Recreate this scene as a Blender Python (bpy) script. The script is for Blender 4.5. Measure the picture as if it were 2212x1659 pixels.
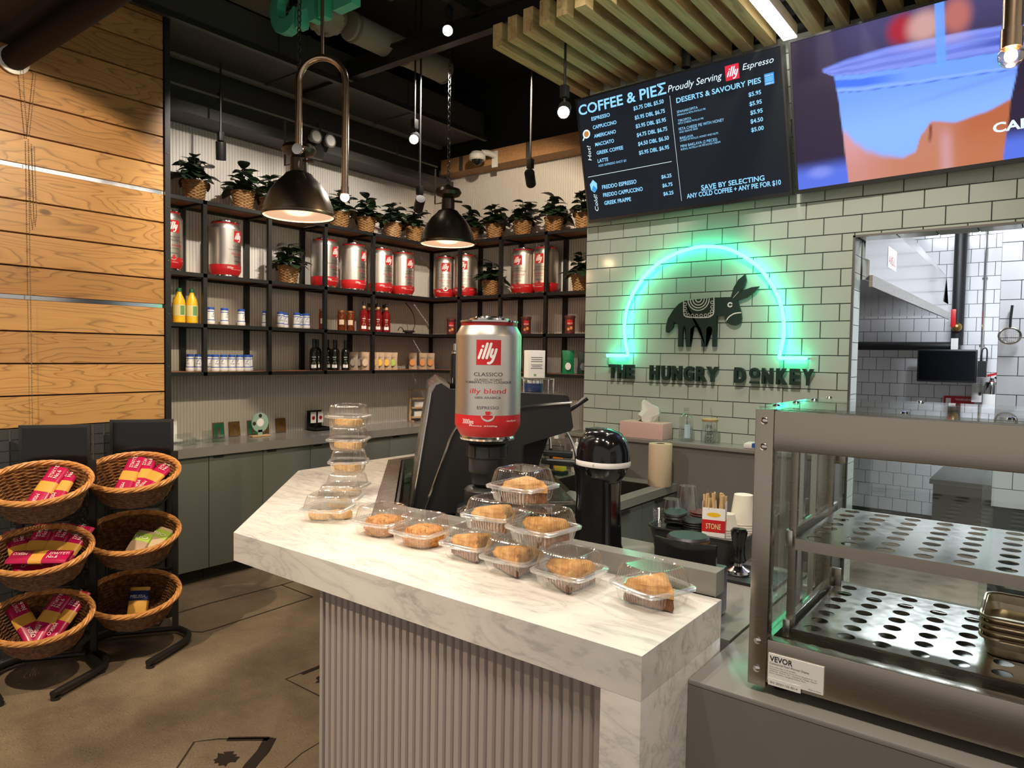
import bpy, bmesh, math, random
from mathutils import Vector, Matrix
PI = math.pi
random.seed(7)
for o in list(bpy.data.objects): bpy.data.objects.remove(o)
S = bpy.context.scene
COL = S.collection
# ------------------------------------------------------------------ camera
yaw, pitch, roll = 0.65617, 0.04178, 0.01611
fw = Vector((-math.sin(yaw)*math.cos(pitch), math.cos(yaw)*math.cos(pitch), -math.sin(pitch)))
rt = Vector((math.cos(yaw), math.sin(yaw), 0)); up = rt.cross(fw)
r2 = rt*math.cos(roll)+up*math.sin(roll); u2 = up*math.cos(roll)-rt*math.sin(roll)
cam = bpy.data.cameras.new('camera'); co = bpy.data.objects.new('camera', cam); COL.objects.link(co)
mw = Matrix((r2, u2, -fw)).transposed().to_4x4(); mw.translation = (0, 0, 1.55); co.matrix_world = mw
cam.sensor_width = 36; cam.lens = 1516.4/2212*36; cam.clip_start = 0.02
S.camera = co
# ------------------------------------------------------------------ world, exposure
w = bpy.data.worlds.new('World'); S.world = w; w.use_nodes = True
bg = w.node_tree.nodes['Background']; bg.inputs[0].default_value = (1.0, 0.93, 0.84, 1); bg.inputs[1].default_value = 0.42
S.view_settings.view_transform = 'Standard'; S.view_settings.look = 'None'
S.cycles.transparent_max_bounces = 24
S.view_settings.exposure = 0.22; S.view_settings.gamma = 1; S.view_settings.use_curve_mapping = False
# ------------------------------------------------------------------ lights (lamps of the place and an added kitchen fill)
WARM = (1.0, 0.80, 0.58); NEUT = (1.0, 0.89, 0.76); COOL = (0.84, 0.90, 1.0)
def spot(name, loc, tgt, power, size=60, blend=.35, col=WARM, r=.03):
    l = bpy.data.lights.new(name, 'SPOT'); l.energy = power; l.color = col; l.spot_size = math.radians(size); l.spot_blend = blend; l.shadow_soft_size = r
    o = bpy.data.objects.new(name, l); COL.objects.link(o); o.location = loc
    o.rotation_euler = (Vector(tgt)-Vector(loc)).to_track_quat('-Z', 'Y').to_euler(); return o
def point(name, loc, power, col=WARM, r=.03):
    l = bpy.data.lights.new(name, 'POINT'); l.energy = power; l.color = col; l.shadow_soft_size = r
    o = bpy.data.objects.new(name, l); COL.objects.link(o); o.location = loc; return o
# ceiling spots without modelled heads
spot('track_light_wood', (-2.05, 1.40, 2.85), (-4.0, 1.12, 1.45), 135, 76, .15, (1, .79, .54))
spot('track_light_counter', (-1.15, .55, 3.5), (-1.2, 1.35, 1.0), 76, 55, .5, NEUT)
spot('track_light_counter_end', (-.25, .45, 3.5), (-.75, 1.3, .9), 66, 55, .5, NEUT)
spot('track_light_counter_left', (-2.3, .7, 3.5), (-2.1, 1.6, 1.0), 66, 55, .5, NEUT)
spot('track_light_floor', (-2.6, -.3, 3.5), (-2.6, 1.4, 0), 300, 75, .6, WARM)
spot('track_light_shelf_a', (-3.2, 2.4, 3.35), (-4.8, 2.75, 1.7), 100, 80, .5, NEUT)  # unseen lamps for shelves and back wall, standing in for the dark heads
spot('track_light_shelf_b', (-3.1, 3.3, 3.35), (-4.8, 3.8, 1.7), 110, 80, .5, NEUT)
spot('track_light_back', (-2.6, 3.3, 3.3), (-3.9, 4.95, 1.9), 120, 75, .4, WARM)
spot('track_light_tile', (-.9, 1.5, 3.4), (-1.35, 3.5, 1.8), 110, 75, .6, NEUT)
spot('track_light_work', (-1.3, 2.6, 3.3), (-1.3, 2.2, .9), 60, 80, .6, NEUT)
spot('track_light_warmer', (.3, .3, 3.5), (-.1, 1.6, 1.0), 90, 60, .6, NEUT)
def area(name, loc, rot, sx, sy, power, col):
    l = bpy.data.lights.new(name, 'AREA'); l.shape = 'RECTANGLE'; l.size = sx; l.size_y = sy; l.energy = power; l.color = col
    o = bpy.data.objects.new(name, l); COL.objects.link(o); o.location = loc; o.rotation_euler = rot; return o
area('kitchen_fill_near', (.2, 4.4, 3.1), (0, 0, 0), .3, .8, 45, COOL)  # added fill to brighten the near kitchen wall, no fixture there
area('kitchen_panel_light', (-.6, 5.6, 3.0), (0, 0, 0), 1.2, .3, 130, COOL)
# ------------------------------------------------------------------ materials
M = {}
def mat(name, col=(.5,.5,.5), rough=.5, metal=0, emit=None, es=0, spec=.5, coat=0):
    m = bpy.data.materials.new(name); m.use_nodes = True; M[name] = m
    b = m.node_tree.nodes['Principled BSDF']
    b.inputs['Base Color'].default_value = (*col, 1); b.inputs['Roughness'].default_value = rough; b.inputs['Metallic'].default_value = metal
    b.inputs['Specular IOR Level'].default_value = spec
    if coat: b.inputs['Coat Weight'].default_value = coat; b.inputs['Coat Roughness'].default_value = .05
    if emit: b.inputs['Emission Color'].default_value = (*emit, 1); b.inputs['Emission Strength'].default_value = es
    return m
class N:
    def __init__(s, m): s.t = m.node_tree; s.b = s.t.nodes['Principled BSDF']
    def n(s, typ, **kw):
        x = s.t.nodes.new(typ)
        for k, v in kw.items():
            if k.startswith('i_'): x.inputs[k[2:].replace('_', ' ')].default_value = v
            else: setattr(x, k, v)
        return x
    def l(s, a, b): s.t.links.new(a, b)
    def coords(s, scale=(1,1,1), kind='Object', rnd=0, rot=(0,0,0)):
        tc = s.n('ShaderNodeTexCoord'); mp = s.n('ShaderNodeMapping'); mp.inputs['Scale'].default_value = scale; mp.inputs['Rotation'].default_value = rot
        s.l(tc.outputs[kind], mp.inputs['Vector'])
        if rnd:
            oi = s.n('ShaderNodeObjectInfo'); mu = s.n('ShaderNodeMath', operation='MULTIPLY'); mu.inputs[1].default_value = rnd
            s.l(oi.outputs['Random'], mu.inputs[0]); s.l(mu.outputs[0], mp.inputs['Location'])
        return mp.outputs['Vector']
    def ramp(s, fac, stops):
        r = s.n('ShaderNodeValToRGB'); e = r.color_ramp.elements
        while len(e) < len(stops): e.new(.5)
        for k, (p, c) in enumerate(stops): e[k].position = p; e[k].color = (*c, 1)
        s.l(fac, r.inputs[0]); return r.outputs[0]
    def noise(s, vec, scale, detail=4, rough=.5, dist=0):
        x = s.n('ShaderNodeTexNoise'); x.inputs['Scale'].default_value = scale; x.inputs['Detail'].default_value = detail
        x.inputs['Roughness'].default_value = rough; x.inputs['Distortion'].default_value = dist
        if vec: s.l(vec, x.inputs['Vector'])
        return x.outputs['Fac']
    def mix(s, fac, a, b, blend='MIX'):
        x = s.n('ShaderNodeMix', data_type='RGBA', blend_type=blend)
        for k, v in ((0, fac), (6, a), (7, b)):
            if hasattr(v, 'is_linked'): s.l(v, x.inputs[k])
            else: x.inputs[k].default_value = v if k == 0 else (*v, 1)
        return x.outputs[2]
    def bump(s, h, strength=.2, dist=.01):
        x = s.n('ShaderNodeBump'); x.inputs['Strength'].default_value = strength; x.inputs['Distance'].default_value = dist
        s.l(h, x.inputs['Height']); s.l(x.outputs[0], s.b.inputs['Normal'])
    def color(s, c): s.l(c, s.b.inputs['Base Color'])
# plain ones
for a in [('black_metal', (.012,.012,.012), .45), ('black_plastic', (.015,.015,.016), .38), ('black_gloss', (.006,.006,.007), .12, 0, None, 0, .6),
          ('grey_door', (.135,.15,.13), .42), ('grey_laminate', (.17,.16,.145), .38), ('grey_top', (.25,.24,.215), .18), ('dark_kick', (.01,.01,.01), .6),
          ('white_gloss', (.75,.75,.72), .3), ('white_matte', (.8,.78,.73), .6), ('grout_dark', (.02,.028,.03), .8), ('grout_grey', (.2,.19,.18), .8),
          ('tile_sage', (.51,.56,.485), .12), ('tile_white', (.72,.72,.73), .15), ('tile_dark', (.052,.056,.058), .35),
          ('chrome', (.75,.74,.72), .12, 1), ('dark_steel', (.18,.17,.16), .35, 1), ('red', (.52,.016,.02), .35), ('red_dark', (.3,.012,.012), .3), ('white_print', (.85,.83,.8), .5), ('black_print', (.015,.015,.015), .5),
          ('blue_lid', (.03,.10,.45), .35), ('yellow', (.85,.52,.02), .35), ('green_dark', (.015,.12,.05), .4), ('label_yel', (.75,.66,.3), .5), ('label_green', (.15,.35,.12), .5),
          ('cork', (.5,.32,.15), .7), ('copper', (.55,.22,.1), .3, .8), ('honey', (.12,.025,.006), .08), ('wine', (.16,.008,.008), .06), ('oil_glass', (.006,.007,.004), .06),
          ('paper', (.82,.8,.75), .7), ('kraft', (.62,.47,.32), .8), ('card_brown', (.16,.09,.05), .7), ('pink_card', (.75,.5,.45), .6), ('cup_white', (.8,.75,.63), .5), ('straw_tan', (.62,.42,.2), .6),
          ('pasta', (.72,.38,.06), .45), ('pink_pack', (.48,.008,.085), .28), ('green_pack', (.01,.22,.08), .3), ('bag_clear', (.5,.36,.24), .25), ('bag_orange', (.75,.28,.08), .4), ('bag_lime', (.4,.6,.08), .4), ('bag_lemon', (.85,.5,.08), .4), ('bag_grey', (.3,.24,.19), .35),
          ('osb', (.42,.23,.1), .7), ('wood_light', (.55,.36,.19), .55), ('brown_tin', (.12,.03,.025), .35), ('leaf', (.022,.042,.02), .35), ('leaf_b', (.03,.06,.026), .35), ('stem', (.05,.06,.02), .6), ('soil', (.02,.014,.01), .9),
          ('ceiling_black', (.025,.024,.022), .75), ('duct_grey', (.17,.165,.145), .6), ('duct_dark', (.06,.058,.054), .6), ('foil', (.3,.29,.23), .55), ('cam_white', (.75,.74,.7), .4), ('dome_black', (.01,.01,.012), .08),
          ('pendant_bronze', (.08,.066,.052), .33, .8), ('brass', (.55,.40,.27), .25, 1), ('green_letter', (.09,.58,.38), .5), ('gold_icon', (.28,.16,.04), .3, .5), ('green_icon', (.05,.4,.2), .2, .6), ('sage_wood', (.28,.42,.33), .6),
          ('bead_chain', (.16,.14,.11), .35), ('sponge', (.75,.65,.05), .9), ('orange', (.85,.25,.02), .4), ('sign_green', (.008,.03,.022), .5), ('valve_brass', (.4,.25,.08), .35, 1), ('navy', (.015,.03,.12), .3),
          ('pastry', (.72,.36,.09), .55), ('pastry_nut', (.17,.065,.022), .6), ('kataifi', (.65,.28,.06), .6), ('cookie', (.72,.42,.15), .65), ('screen_black', (.006,.007,.009), .15), ('blue_print', (.03,.09,.4), .5), ('linen', (.8,.77,.7), .8)]:
    mat(*a)
for k in ('leaf', 'leaf_b'): M[k].node_tree.nodes['Principled BSDF'].inputs['Subsurface Weight'].default_value = 0
def em(name, col, s): return mat(name, (0,0,0), .5, 0, col, s, .15)
em('neon', (.03, 1, .50), 16); em('lamp_white', (1, .9, .75), 60); em('lamp_bulb', (1, .72, .42), 14); em('led_strip', (1, .95, .88), 14)
em('pendant_glow', (1, .58, .34), .75); em('menu_text', (.28, .66, 1.0), 1.0); em('menu_white', (.75, .9, 1.0), 1.0); em('menu_red', (.8, .03, .06), .9); em('menu_bg', (.010, .013, .018), 1); em('menu_brown', (.5,.22,.06), 1); em('menu_blue', (.05,.3,.7), 1)
# brushed steel
def steel(name, col, rough, sc):
    m = mat(name, col, rough, 1); n = N(m); v = n.coords(sc); f = n.noise(v, 6, 3)
    r = n.n('ShaderNodeMapRange'); r.inputs[3].default_value = rough-.06; r.inputs[4].default_value = rough+.1; n.l(f, r.inputs[0]); n.l(r.outputs[0], n.b.inputs['Roughness']); n.bump(f, .012, .001)
steel('steel', (.44,.40,.34), .23, (2, 2, 90)); steel('steel_light', (.62,.6,.56), .24, (60, 2, 2)); steel('steel_tray', (.5,.48,.44), .16, (8, 8, 1)); steel('can_silver', (.78,.73,.67), .34, (90,90,90))
# aged steel pans
steel('pan_steel', (.55,.47,.33), .3, (20, 20, 20))
# oak planks
m = mat('oak', (.6,.36,.15), .42); n = N(m)
v = n.coords((1.0, .55, 3.2), rnd=37.0)
d = n.noise(v, 2.2, 2.5, .45, .35)
wv = n.n('ShaderNodeMath', operation='MULTIPLY'); wv.inputs[1].default_value = 17; n.l(d, wv.inputs[0])
fr = n.n('ShaderNodeMath', operation='FRACT'); n.l(wv.outputs[0], fr.inputs[0])
ring = n.ramp(fr.outputs[0], [(0, (.40,.36,.32)), (.10, (.95,.95,.95)), (.35, (1,1,1)), (.85, (.86,.85,.83)), (1, (.42,.38,.34))])
fine = n.noise(n.coords((1, 1.2, 70), rnd=11.0), 3, 3)
oi = n.n('ShaderNodeObjectInfo')
base = n.ramp(oi.outputs['Random'], [(0, (.44,.22,.065)), (.4, (.55,.29,.095)), (.75, (.60,.335,.12)), (1, (.36,.185,.07))])
c = n.mix(.75, base, ring, 'MULTIPLY'); c = n.mix(.25, c, n.ramp(fine, [(.3, (.45,.45,.45)), (.7, (1,1,1))]), 'MULTIPLY')
kn = n.noise(n.coords((1, 1.6, 4.5), rnd=23.0), 2.2, 1); c = n.mix(n.ramp(kn, [(.765, (0,0,0)), (.79, (.85,.85,.85))]), c, (.10,.045,.018))
n.color(c); n.bump(ring, .06, .003)
# slat wood (pine, uplight of screens and neon brightened into the colour)
m = mat('slat_wood', (.36,.28,.13), .55); n = N(m); f = n.noise(n.coords((12, .8, 6), rnd=9.0), 4, 4, .6, .8)
n.color(n.ramp(f, [(.3, (.32,.23,.10)), (.5, (.58,.44,.20)), (.75, (.68,.52,.26))]))
m = mat('shelf_wood', (.3,.13,.06), .5); n = N(m); f = n.noise(n.coords((30, 30, 3)), 2, 4); n.color(n.ramp(f, [(.3, (.22,.08,.035)), (.7, (.36,.15,.075))]))
N_ = N(M['osb']); f = N_.noise(N_.coords((25, 25, 60)), 3, 3, .6, 1.5); N_.color(N_.ramp(f, [(.3, (.25,.12,.045)), (.5, (.42,.22,.09)), (.7, (.55,.32,.14))]))
# marble
m = mat('marble', (.8,.76,.68), .22); n = N(m)
v = n.coords((1.2, 3.2, 3.2), rot=(0, 0, .12)); f = n.noise(v, 2.6, 7, .62, 1.1)
vein = n.ramp(f, [(.40, (.80,.755,.68)), (.48, (.73,.69,.63)), (.50, (.60,.575,.53)), (.52, (.72,.68,.62)), (.60, (.80,.755,.68))])
f2 = n.noise(n.coords((4, 16, 12)), 2.4, 5, .6, .4); sm = n.ramp(f2, [(.56, (1,1,1)), (.70, (.62,.62,.64))])
f3 = n.noise(n.coords((1, 1, 1)), 2.2, 2); cl = n.ramp(f3, [(.35, (.86,.86,.87)), (.6, (1,1,1))])
n.color(n.mix(1, n.mix(.8, vein, sm, 'MULTIPLY'), cl, 'MULTIPLY'))
# concrete floor
m = mat('concrete', (.2,.16,.11), .5); n = N(m); v = n.coords()
a = n.noise(v, 1.3, 5, .6); b = n.noise(v, 130, 3, .75); c3 = n.noise(v, 5, 6, .65)
c = n.ramp(a, [(.3, (.11,.083,.055)), (.52, (.22,.17,.112)), (.72, (.30,.235,.16))])
c = n.mix(.6, c, n.ramp(c3, [(.3, (.65,.65,.65)), (.65, (1.1,1.1,1.1))]), 'MULTIPLY')
c = n.mix(.75, c, n.ramp(b, [(.30, (.25,.25,.25)), (.44, (.95,.95,.95)), (.60, (1.05,1.05,1.05)), (.70, (2.1,2.0,1.85))]), 'MULTIPLY')
n.color(c); n.bump(b, .15, .002)
mat('label_pale', (.5,.62,.72), .5); mat('blind_black', (.004,.004,.004), .7, 0, None, 0, .2); mat('stain', (.022,.016,.011), .45); mat('saw_cut', (.03,.022,.014), .7)
# fluted panels
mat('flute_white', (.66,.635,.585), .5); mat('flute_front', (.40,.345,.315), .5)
# kitchen
mat('kitchen_floor', (.05,.045,.04), .5)
# wicker
m = mat('wicker', (.3,.14,.05), .5); n = N(m); f = n.noise(n.coords((1,1,1)), 60, 2); n.color(n.ramp(f, [(.3, (.075,.026,.008)), (.55, (.20,.085,.027)), (.75, (.33,.16,.055))]))
m = mat('wicker_rim', (.5,.24,.08), .42); n = N(m); f = n.noise(n.coords((1,1,1)), 40, 2); n.color(n.ramp(f, [(.3, (.40,.15,.04)), (.6, (.68,.33,.10))]))
m = mat('pot_wicker', (.42,.25,.1), .55); n = N(m); f = n.noise(n.coords((1,1,1)), 30, 2); n.color(n.ramp(f, [(.3, (.30,.16,.06)), (.55, (.42,.24,.1)), (.75, (.52,.33,.15))]))
# pastry colour variation
for k, lo, hi in (('pastry', (.48,.18,.03), (.80,.46,.15)), ('pastry_nut', (.06,.02,.008), (.28,.12,.045)), ('kataifi', (.42,.13,.015), (.78,.4,.11)), ('cookie', (.55,.25,.06), (.82,.55,.25))):
    n = N(M[k]); f = n.noise(n.coords(), 70 if k != 'pastry' else 35, 4, .65); n.color(n.ramp(f, [(.3, lo), (.7, hi)])); n.bump(f, .6, .004)
# clear things: thin-walled plastic / pane glass
def thin(name, tint, lo, hi, rough=.05):
    m = bpy.data.materials.new(name); m.use_nodes = True; M[name] = m; t = m.node_tree; t.nodes.clear()
    o = t.nodes.new('ShaderNodeOutputMaterial'); tr = t.nodes.new('ShaderNodeBsdfTransparent'); gl = t.nodes.new('ShaderNodeBsdfGlossy'); lw = t.nodes.new('ShaderNodeLayerWeight'); mr = t.nodes.new('ShaderNodeMapRange'); mx = t.nodes.new('ShaderNodeMixShader')
    tr.inputs[0].default_value = (*tint, 1); gl.inputs[0].default_value = (.95, .95, .95, 1); gl.inputs['Roughness'].default_value = rough; lw.inputs[0].default_value = .35
    mr.inputs[3].default_value = lo; mr.inputs[4].default_value = hi
    t.links.new(lw.outputs['Facing'], mr.inputs[0]); t.links.new(mr.outputs[0], mx.inputs[0]); t.links.new(tr.outputs[0], mx.inputs[1]); t.links.new(gl.outputs[0], mx.inputs[2]); t.links.new(mx.outputs[0], o.inputs[0])
thin('plastic', (.98,.98,.97), .06, .6, .10); thin('plastic_rim', (.96,.96,.95), .12, .7, .15)
t_ = M['plastic_rim'].node_tree; df = t_.nodes.new('ShaderNodeBsdfDiffuse'); df.inputs[0].default_value = (.85,.85,.84,1); m2 = t_.nodes.new('ShaderNodeMixShader'); m2.inputs[0].default_value = .16; o_ = [x for x in t_.nodes if x.type == 'OUTPUT_MATERIAL'][0]; src = o_.inputs[0].links[0].from_socket; t_.links.new(src, m2.inputs[1]); t_.links.new(df.outputs[0], m2.inputs[2]); t_.links.new(m2.outputs[0], o_.inputs[0]); thin('pane', (.93,.97,.95), .05, .6, .02); thin('clear_cup', (.9,.9,.9), .1, .6, .1); thin('water_glass', (.92,.95,.95), .05, .6, .03); thin('bulb_glass', (1,.9,.75), .08, .7, .02)  # diffuse white in plastic_rim stands in for bright edge highlights
# ------------------------------------------------------------------ geometry helpers
class MB:
    def __init__(s): s.v = []; s.f = []
    def add(s, vs, fs):
        k = len(s.v); s.v += [tuple(v) for v in vs]; s.f += [tuple(i+k for i in f) for f in fs]; return s
    def box(s, x0, x1, y0, y1, z0, z1):
        return s.add([(x0,y0,z0),(x1,y0,z0),(x1,y1,z0),(x0,y1,z0),(x0,y0,z1),(x1,y0,z1),(x1,y1,z1),(x0,y1,z1)], [(0,3,2,1),(4,5,6,7),(0,1,5,4),(1,2,6,5),(2,3,7,6),(3,0,4,7)])
    def bar(s, a, b, w, h, upv=(0,0,1)):
        a = Vector(a); b = Vector(b); d = (b-a).normalized(); u = Vector(upv)
        if abs(d.dot(u)) > .95: u = Vector((1,0,0))
        x = d.cross(u).normalized(); y = x.cross(d)
        return s.add([p+x*(i*w/2)+y*(j*h/2) for p in (a, b) for i, j in ((-1,-1),(1,-1),(1,1),(-1,1))], [(0,1,2,3),(7,6,5,4),(0,4,5,1),(1,5,6,2),(2,6,7,3),(3,7,4,0)])
    def cbox(s, x0, x1, y0, y1, z0, z1, c=.004):
        bm = bmesh.new(); bmesh.ops.create_cube(bm, size=1)
        for v in bm.verts: v.co = Vector(((x0+x1)/2+v.co.x*(x1-x0), (y0+y1)/2+v.co.y*(y1-y0), (z0+z1)/2+v.co.z*(z1-z0)))
        bmesh.ops.bevel(bm, geom=bm.edges[:], offset=c, segments=2, affect='EDGES', profile=.6)
        bm.verts.index_update(); s.add([v.co[:] for v in bm.verts], [[v.index for v in f.verts] for f in bm.faces]); bm.free(); return s
    def lathe(s, prof, seg=24, c=(0,0,0), sx=1, sy=1, cap=True, rot=None, power=None, rib=0, ribn=0):
        vs = []; n = len(prof)
        for r, z in prof:
            for k in range(seg):
                a = 2*PI*k/seg; cs, sn = math.cos(a), math.sin(a); q = 1
                if power: q = (abs(cs)**power+abs(sn)**power)**(-1/power)
                if rib: q *= 1+rib*(1 if (k*ribn//seg) % 2 else -1)
                p = Vector((r*q*cs*sx, r*q*sn*sy, z))
                if rot: p = rot @ p
                vs.append((p.x+c[0], p.y+c[1], p.z+c[2]))
        fs = [(i*seg+k, i*seg+(k+1) % seg, (i+1)*seg+(k+1) % seg, (i+1)*seg+k) for i in range(n-1) for k in range(seg)]
        if cap:
            if prof[0][0] > 1e-6: fs.append(tuple(reversed(range(seg))))
            if prof[-1][0] > 1e-6: fs.append(tuple((n-1)*seg+k for k in range(seg)))
        return s.add(vs, fs)
    def cyl(s, a, b, r, seg=12, r2=None):
        a = Vector(a); b = Vector(b); L = (b-a).length; q = (b-a).to_track_quat('Z', 'Y').to_matrix()
        return s.lathe([(r, 0), (r if r2 is None else r2, L)], seg, a, rot=q)
    def tube(s, pts, r, seg=8, closed=False):
        pts = [Vector(p) for p in pts]; n = len(pts); vs = []; x = None
        for i in range(n):
            d = (pts[(i+1) % n]-pts[i-1]) if closed or 0 < i < n-1 else (pts[1]-pts[0] if i == 0 else pts[-1]-pts[-2])
            d.normalize()
            if x is None: x = d.orthogonal().normalized()
            else:
                x = x-d*x.dot(d)
                x = x.normalized() if x.length > 1e-6 else d.orthogonal().normalized()
            y = d.cross(x); rr = r[i] if isinstance(r, (list, tuple)) else r
            vs += [pts[i]+(x*math.cos(2*PI*k/seg)+y*math.sin(2*PI*k/seg))*rr for k in range(seg)]
        m = n if closed else n-1
        fs = [(i*seg+k, i*seg+(k+1) % seg, ((i+1) % n)*seg+(k+1) % seg, ((i+1) % n)*seg+k) for i in range(m) for k in range(seg)]
        if not closed: fs += [tuple(reversed(range(seg))), tuple((n-1)*seg+k for k in range(seg))]
        return s.add(vs, fs)
    def prism(s, poly, fn, d0, d1):   # poly 2D, fn(u,v,d) -> xyz
        n = len(poly); vs = [fn(u, v, d0) for u, v in poly]+[fn(u, v, d1) for u, v in poly]
        bm = bmesh.new(); bv = [bm.verts.new(v) for v in vs]
        fa = bm.faces.new(bv[:n]); fb = bm.faces.new(list(reversed(bv[n:])))
        for i in range(n): bm.faces.new((bv[i], bv[i+n], bv[(i+1) % n+n], bv[(i+1) % n]))
        bmesh.ops.triangulate(bm, faces=[fa, fb]); bmesh.ops.recalc_face_normals(bm, faces=bm.faces[:]); bm.verts.index_update()
        s.add([v.co[:] for v in bm.verts], [[v.index for v in f.verts] for f in bm.faces]); bm.free(); return s
    def sphere(s, c, r, seg=16, rings=10, sx=1, sy=1, sz=1):
        return s.lathe([(max(r*math.sin(PI*i/rings), 1e-7), -r*math.cos(PI*i/rings)*sz) for i in range(rings+1)], seg, c, sx, sy, cap=False)
    def disc(s, c, r, seg=20, ax='z'):
        f = {'z': lambda a, b: (a, b, 0), 'y': lambda a, b: (a, 0, b), 'x': lambda a, b: (0, a, b)}[ax]
        return s.add([Vector(c)+Vector(f(r*math.cos(2*PI*k/seg), r*math.sin(2*PI*k/seg))) for k in range(seg)], [tuple(range(seg))])
    def mesh(s, name, m=None, smooth=35):
        me = bpy.data.meshes.new(name); me.from_pydata(s.v, [], s.f); me.update()
        if smooth: me.shade_smooth(); me.set_sharp_from_angle(angle=math.radians(smooth))
        if m: me.materials.append(M[m])
        return me
    def obj(s, name, m, parent=None, smooth=35, loc=None):
        return link(name, s.mesh(name, m, smooth), parent, loc)
def link(name, me, parent=None, loc=None, rot=None, scale=None):
    o = bpy.data.objects.new(name, me); COL.objects.link(o)
    if parent is not None: o.parent = parent
    if loc is not None: o.location = loc
    if rot is not None: o.rotation_euler = rot
    if scale is not None: o.scale = scale
    return o
LABELS = {}
def tag(o, label, cat, group=None):
    o['label'] = label; o['category'] = cat
    if group: o['group'] = group
    return o
def thing(name, label, cat, loc=(0,0,0), rz=0, group=None):
    o = bpy.data.objects.new(name, None); COL.objects.link(o); o.location = loc; o.rotation_euler = (0, 0, rz); o.empty_display_size = .05
    return tag(o, label, cat, group)
def kids(o): return [c for c in bpy.data.objects if c.parent == o]
def dup(root, label, loc, rz=0, group=None, KC={}):
    if root.name not in KC: KC[root.name] = [(c, [g for g in kids(c)]) for c in kids(root)]
    r = root.copy(); COL.objects.link(r); r.location = loc; r.rotation_euler = (0, 0, rz); r['label'] = label
    if group: r['group'] = group
    for c, gs in KC[root.name]:
        d = c.copy(); COL.objects.link(d); d.parent = r
        for g in gs: e = g.copy(); COL.objects.link(e); e.parent = d
    return r
def place(proto, used, label, loc, rz=0, group=None):
    if not used:
        used.append(1); proto.location = loc; proto.rotation_euler = (0, 0, rz); proto['label'] = label
        if group: proto['group'] = group
        return proto
    return dup(proto, label, loc, rz, group)
def struct(o): o['kind'] = 'structure'; return o
TC = {}
def text2d(body, shear=0, offset=0):
    k = (body, shear, offset)
    if k in TC: return TC[k]
    c = bpy.data.curves.new('t', 'FONT'); c.body = body; c.size = 1; c.shear = shear; c.offset = offset; c.resolution_u = 3
    o = bpy.data.objects.new('t', c); COL.objects.link(o)
    dg = bpy.context.evaluated_depsgraph_get(); dg.update(); me = o.evaluated_get(dg).to_mesh()
    vs = [(v.co.x, v.co.y) for v in me.vertices]; fs = [tuple(p.vertices) for p in me.polygons]
    bpy.data.objects.remove(o); bpy.data.curves.remove(c)
    x0 = min(v[0] for v in vs); x1 = max(v[0] for v in vs)
    TC[k] = ([((x-x0)/(x1-x0), y/.73) for x, y in vs], fs, (x1-x0)/.73); return TC[k]   # x in 0..1 over the width, y in cap heights, width/cap
def text(mb, body, fn, u0, v0, width=None, cap=None, center=False, shear=0, offset=0):
    vs, fs, asp = text2d(body, shear, offset)
    if width is None: width = asp*cap
    if cap is None: cap = width/asp
    if center: u0 -= width/2
    mb.add([fn(u0+x*width, v0+y*cap) for x, y in vs], fs)
def stroke(mb, pts, wd, fn, caps=True):   # flat ribbon along a 2D polyline
    pts = [Vector(p) for p in pts]; n = len(pts); L = []
    for i in range(n):
        d = (pts[min(i+1, n-1)]-pts[max(i-1, 0)]).normalized(); nn = Vector((-d.y, d.x))*wd/2; L.append((pts[i]+nn, pts[i]-nn))
    vs = [fn(*p) for ab in L for p in ab]; mb.add(vs, [(2*i, 2*i+1, 2*i+3, 2*i+2) for i in range(n-1)])
    if caps:
        for p in (pts[0], pts[-1]): mb.add([fn(p.x+wd/2*math.cos(2*PI*k/10), p.y+wd/2*math.sin(2*PI*k/10)) for k in range(10)], [tuple(range(10))])
def catmull(P, n=6, closed=False):
    P = [Vector(p) for p in P]; out = []; m = len(P)
    for i in range(m if closed else m-1):
        g = lambda j: P[j % m] if closed else P[max(0, min(m-1, j))]
        a, b, c, d = g(i-1), g(i), g(i+1), g(i+2)
        for k in range(n):
            t = k/n; out.append(.5*((2*b)+(c-a)*t+(2*a-5*b+4*c-d)*t*t+(3*b-a-3*c+d)*t**3))
    if not closed: out.append(P[-1])
    return out
ILLY = [[(.17,.26),(.30,.60)], [(.355,.74),(.36,.755)], [(.36,.26),(.56,.86)], [(.53,.26),(.73,.86)], [(.80,.62),(.72,.40),(.76,.30),(.86,.36)], [(.97,.62),(.82,.20),(.70,.06),(.60,.05)]]
def illy(mb, fn, u0, v0, s, wd=.085):
    for st in ILLY:
        q = catmull(st, 3) if len(st) > 2 else [Vector(p) for p in st]
        stroke(mb, [(u0+p.x*s*.92, v0+p.y*s) for p in q], wd*s, fn)
ORD = ['first', 'second', 'third', 'fourth', 'fifth', 'sixth', 'seventh', 'eighth', 'ninth', 'tenth', 'eleventh', 'twelfth', 'thirteenth']

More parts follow.
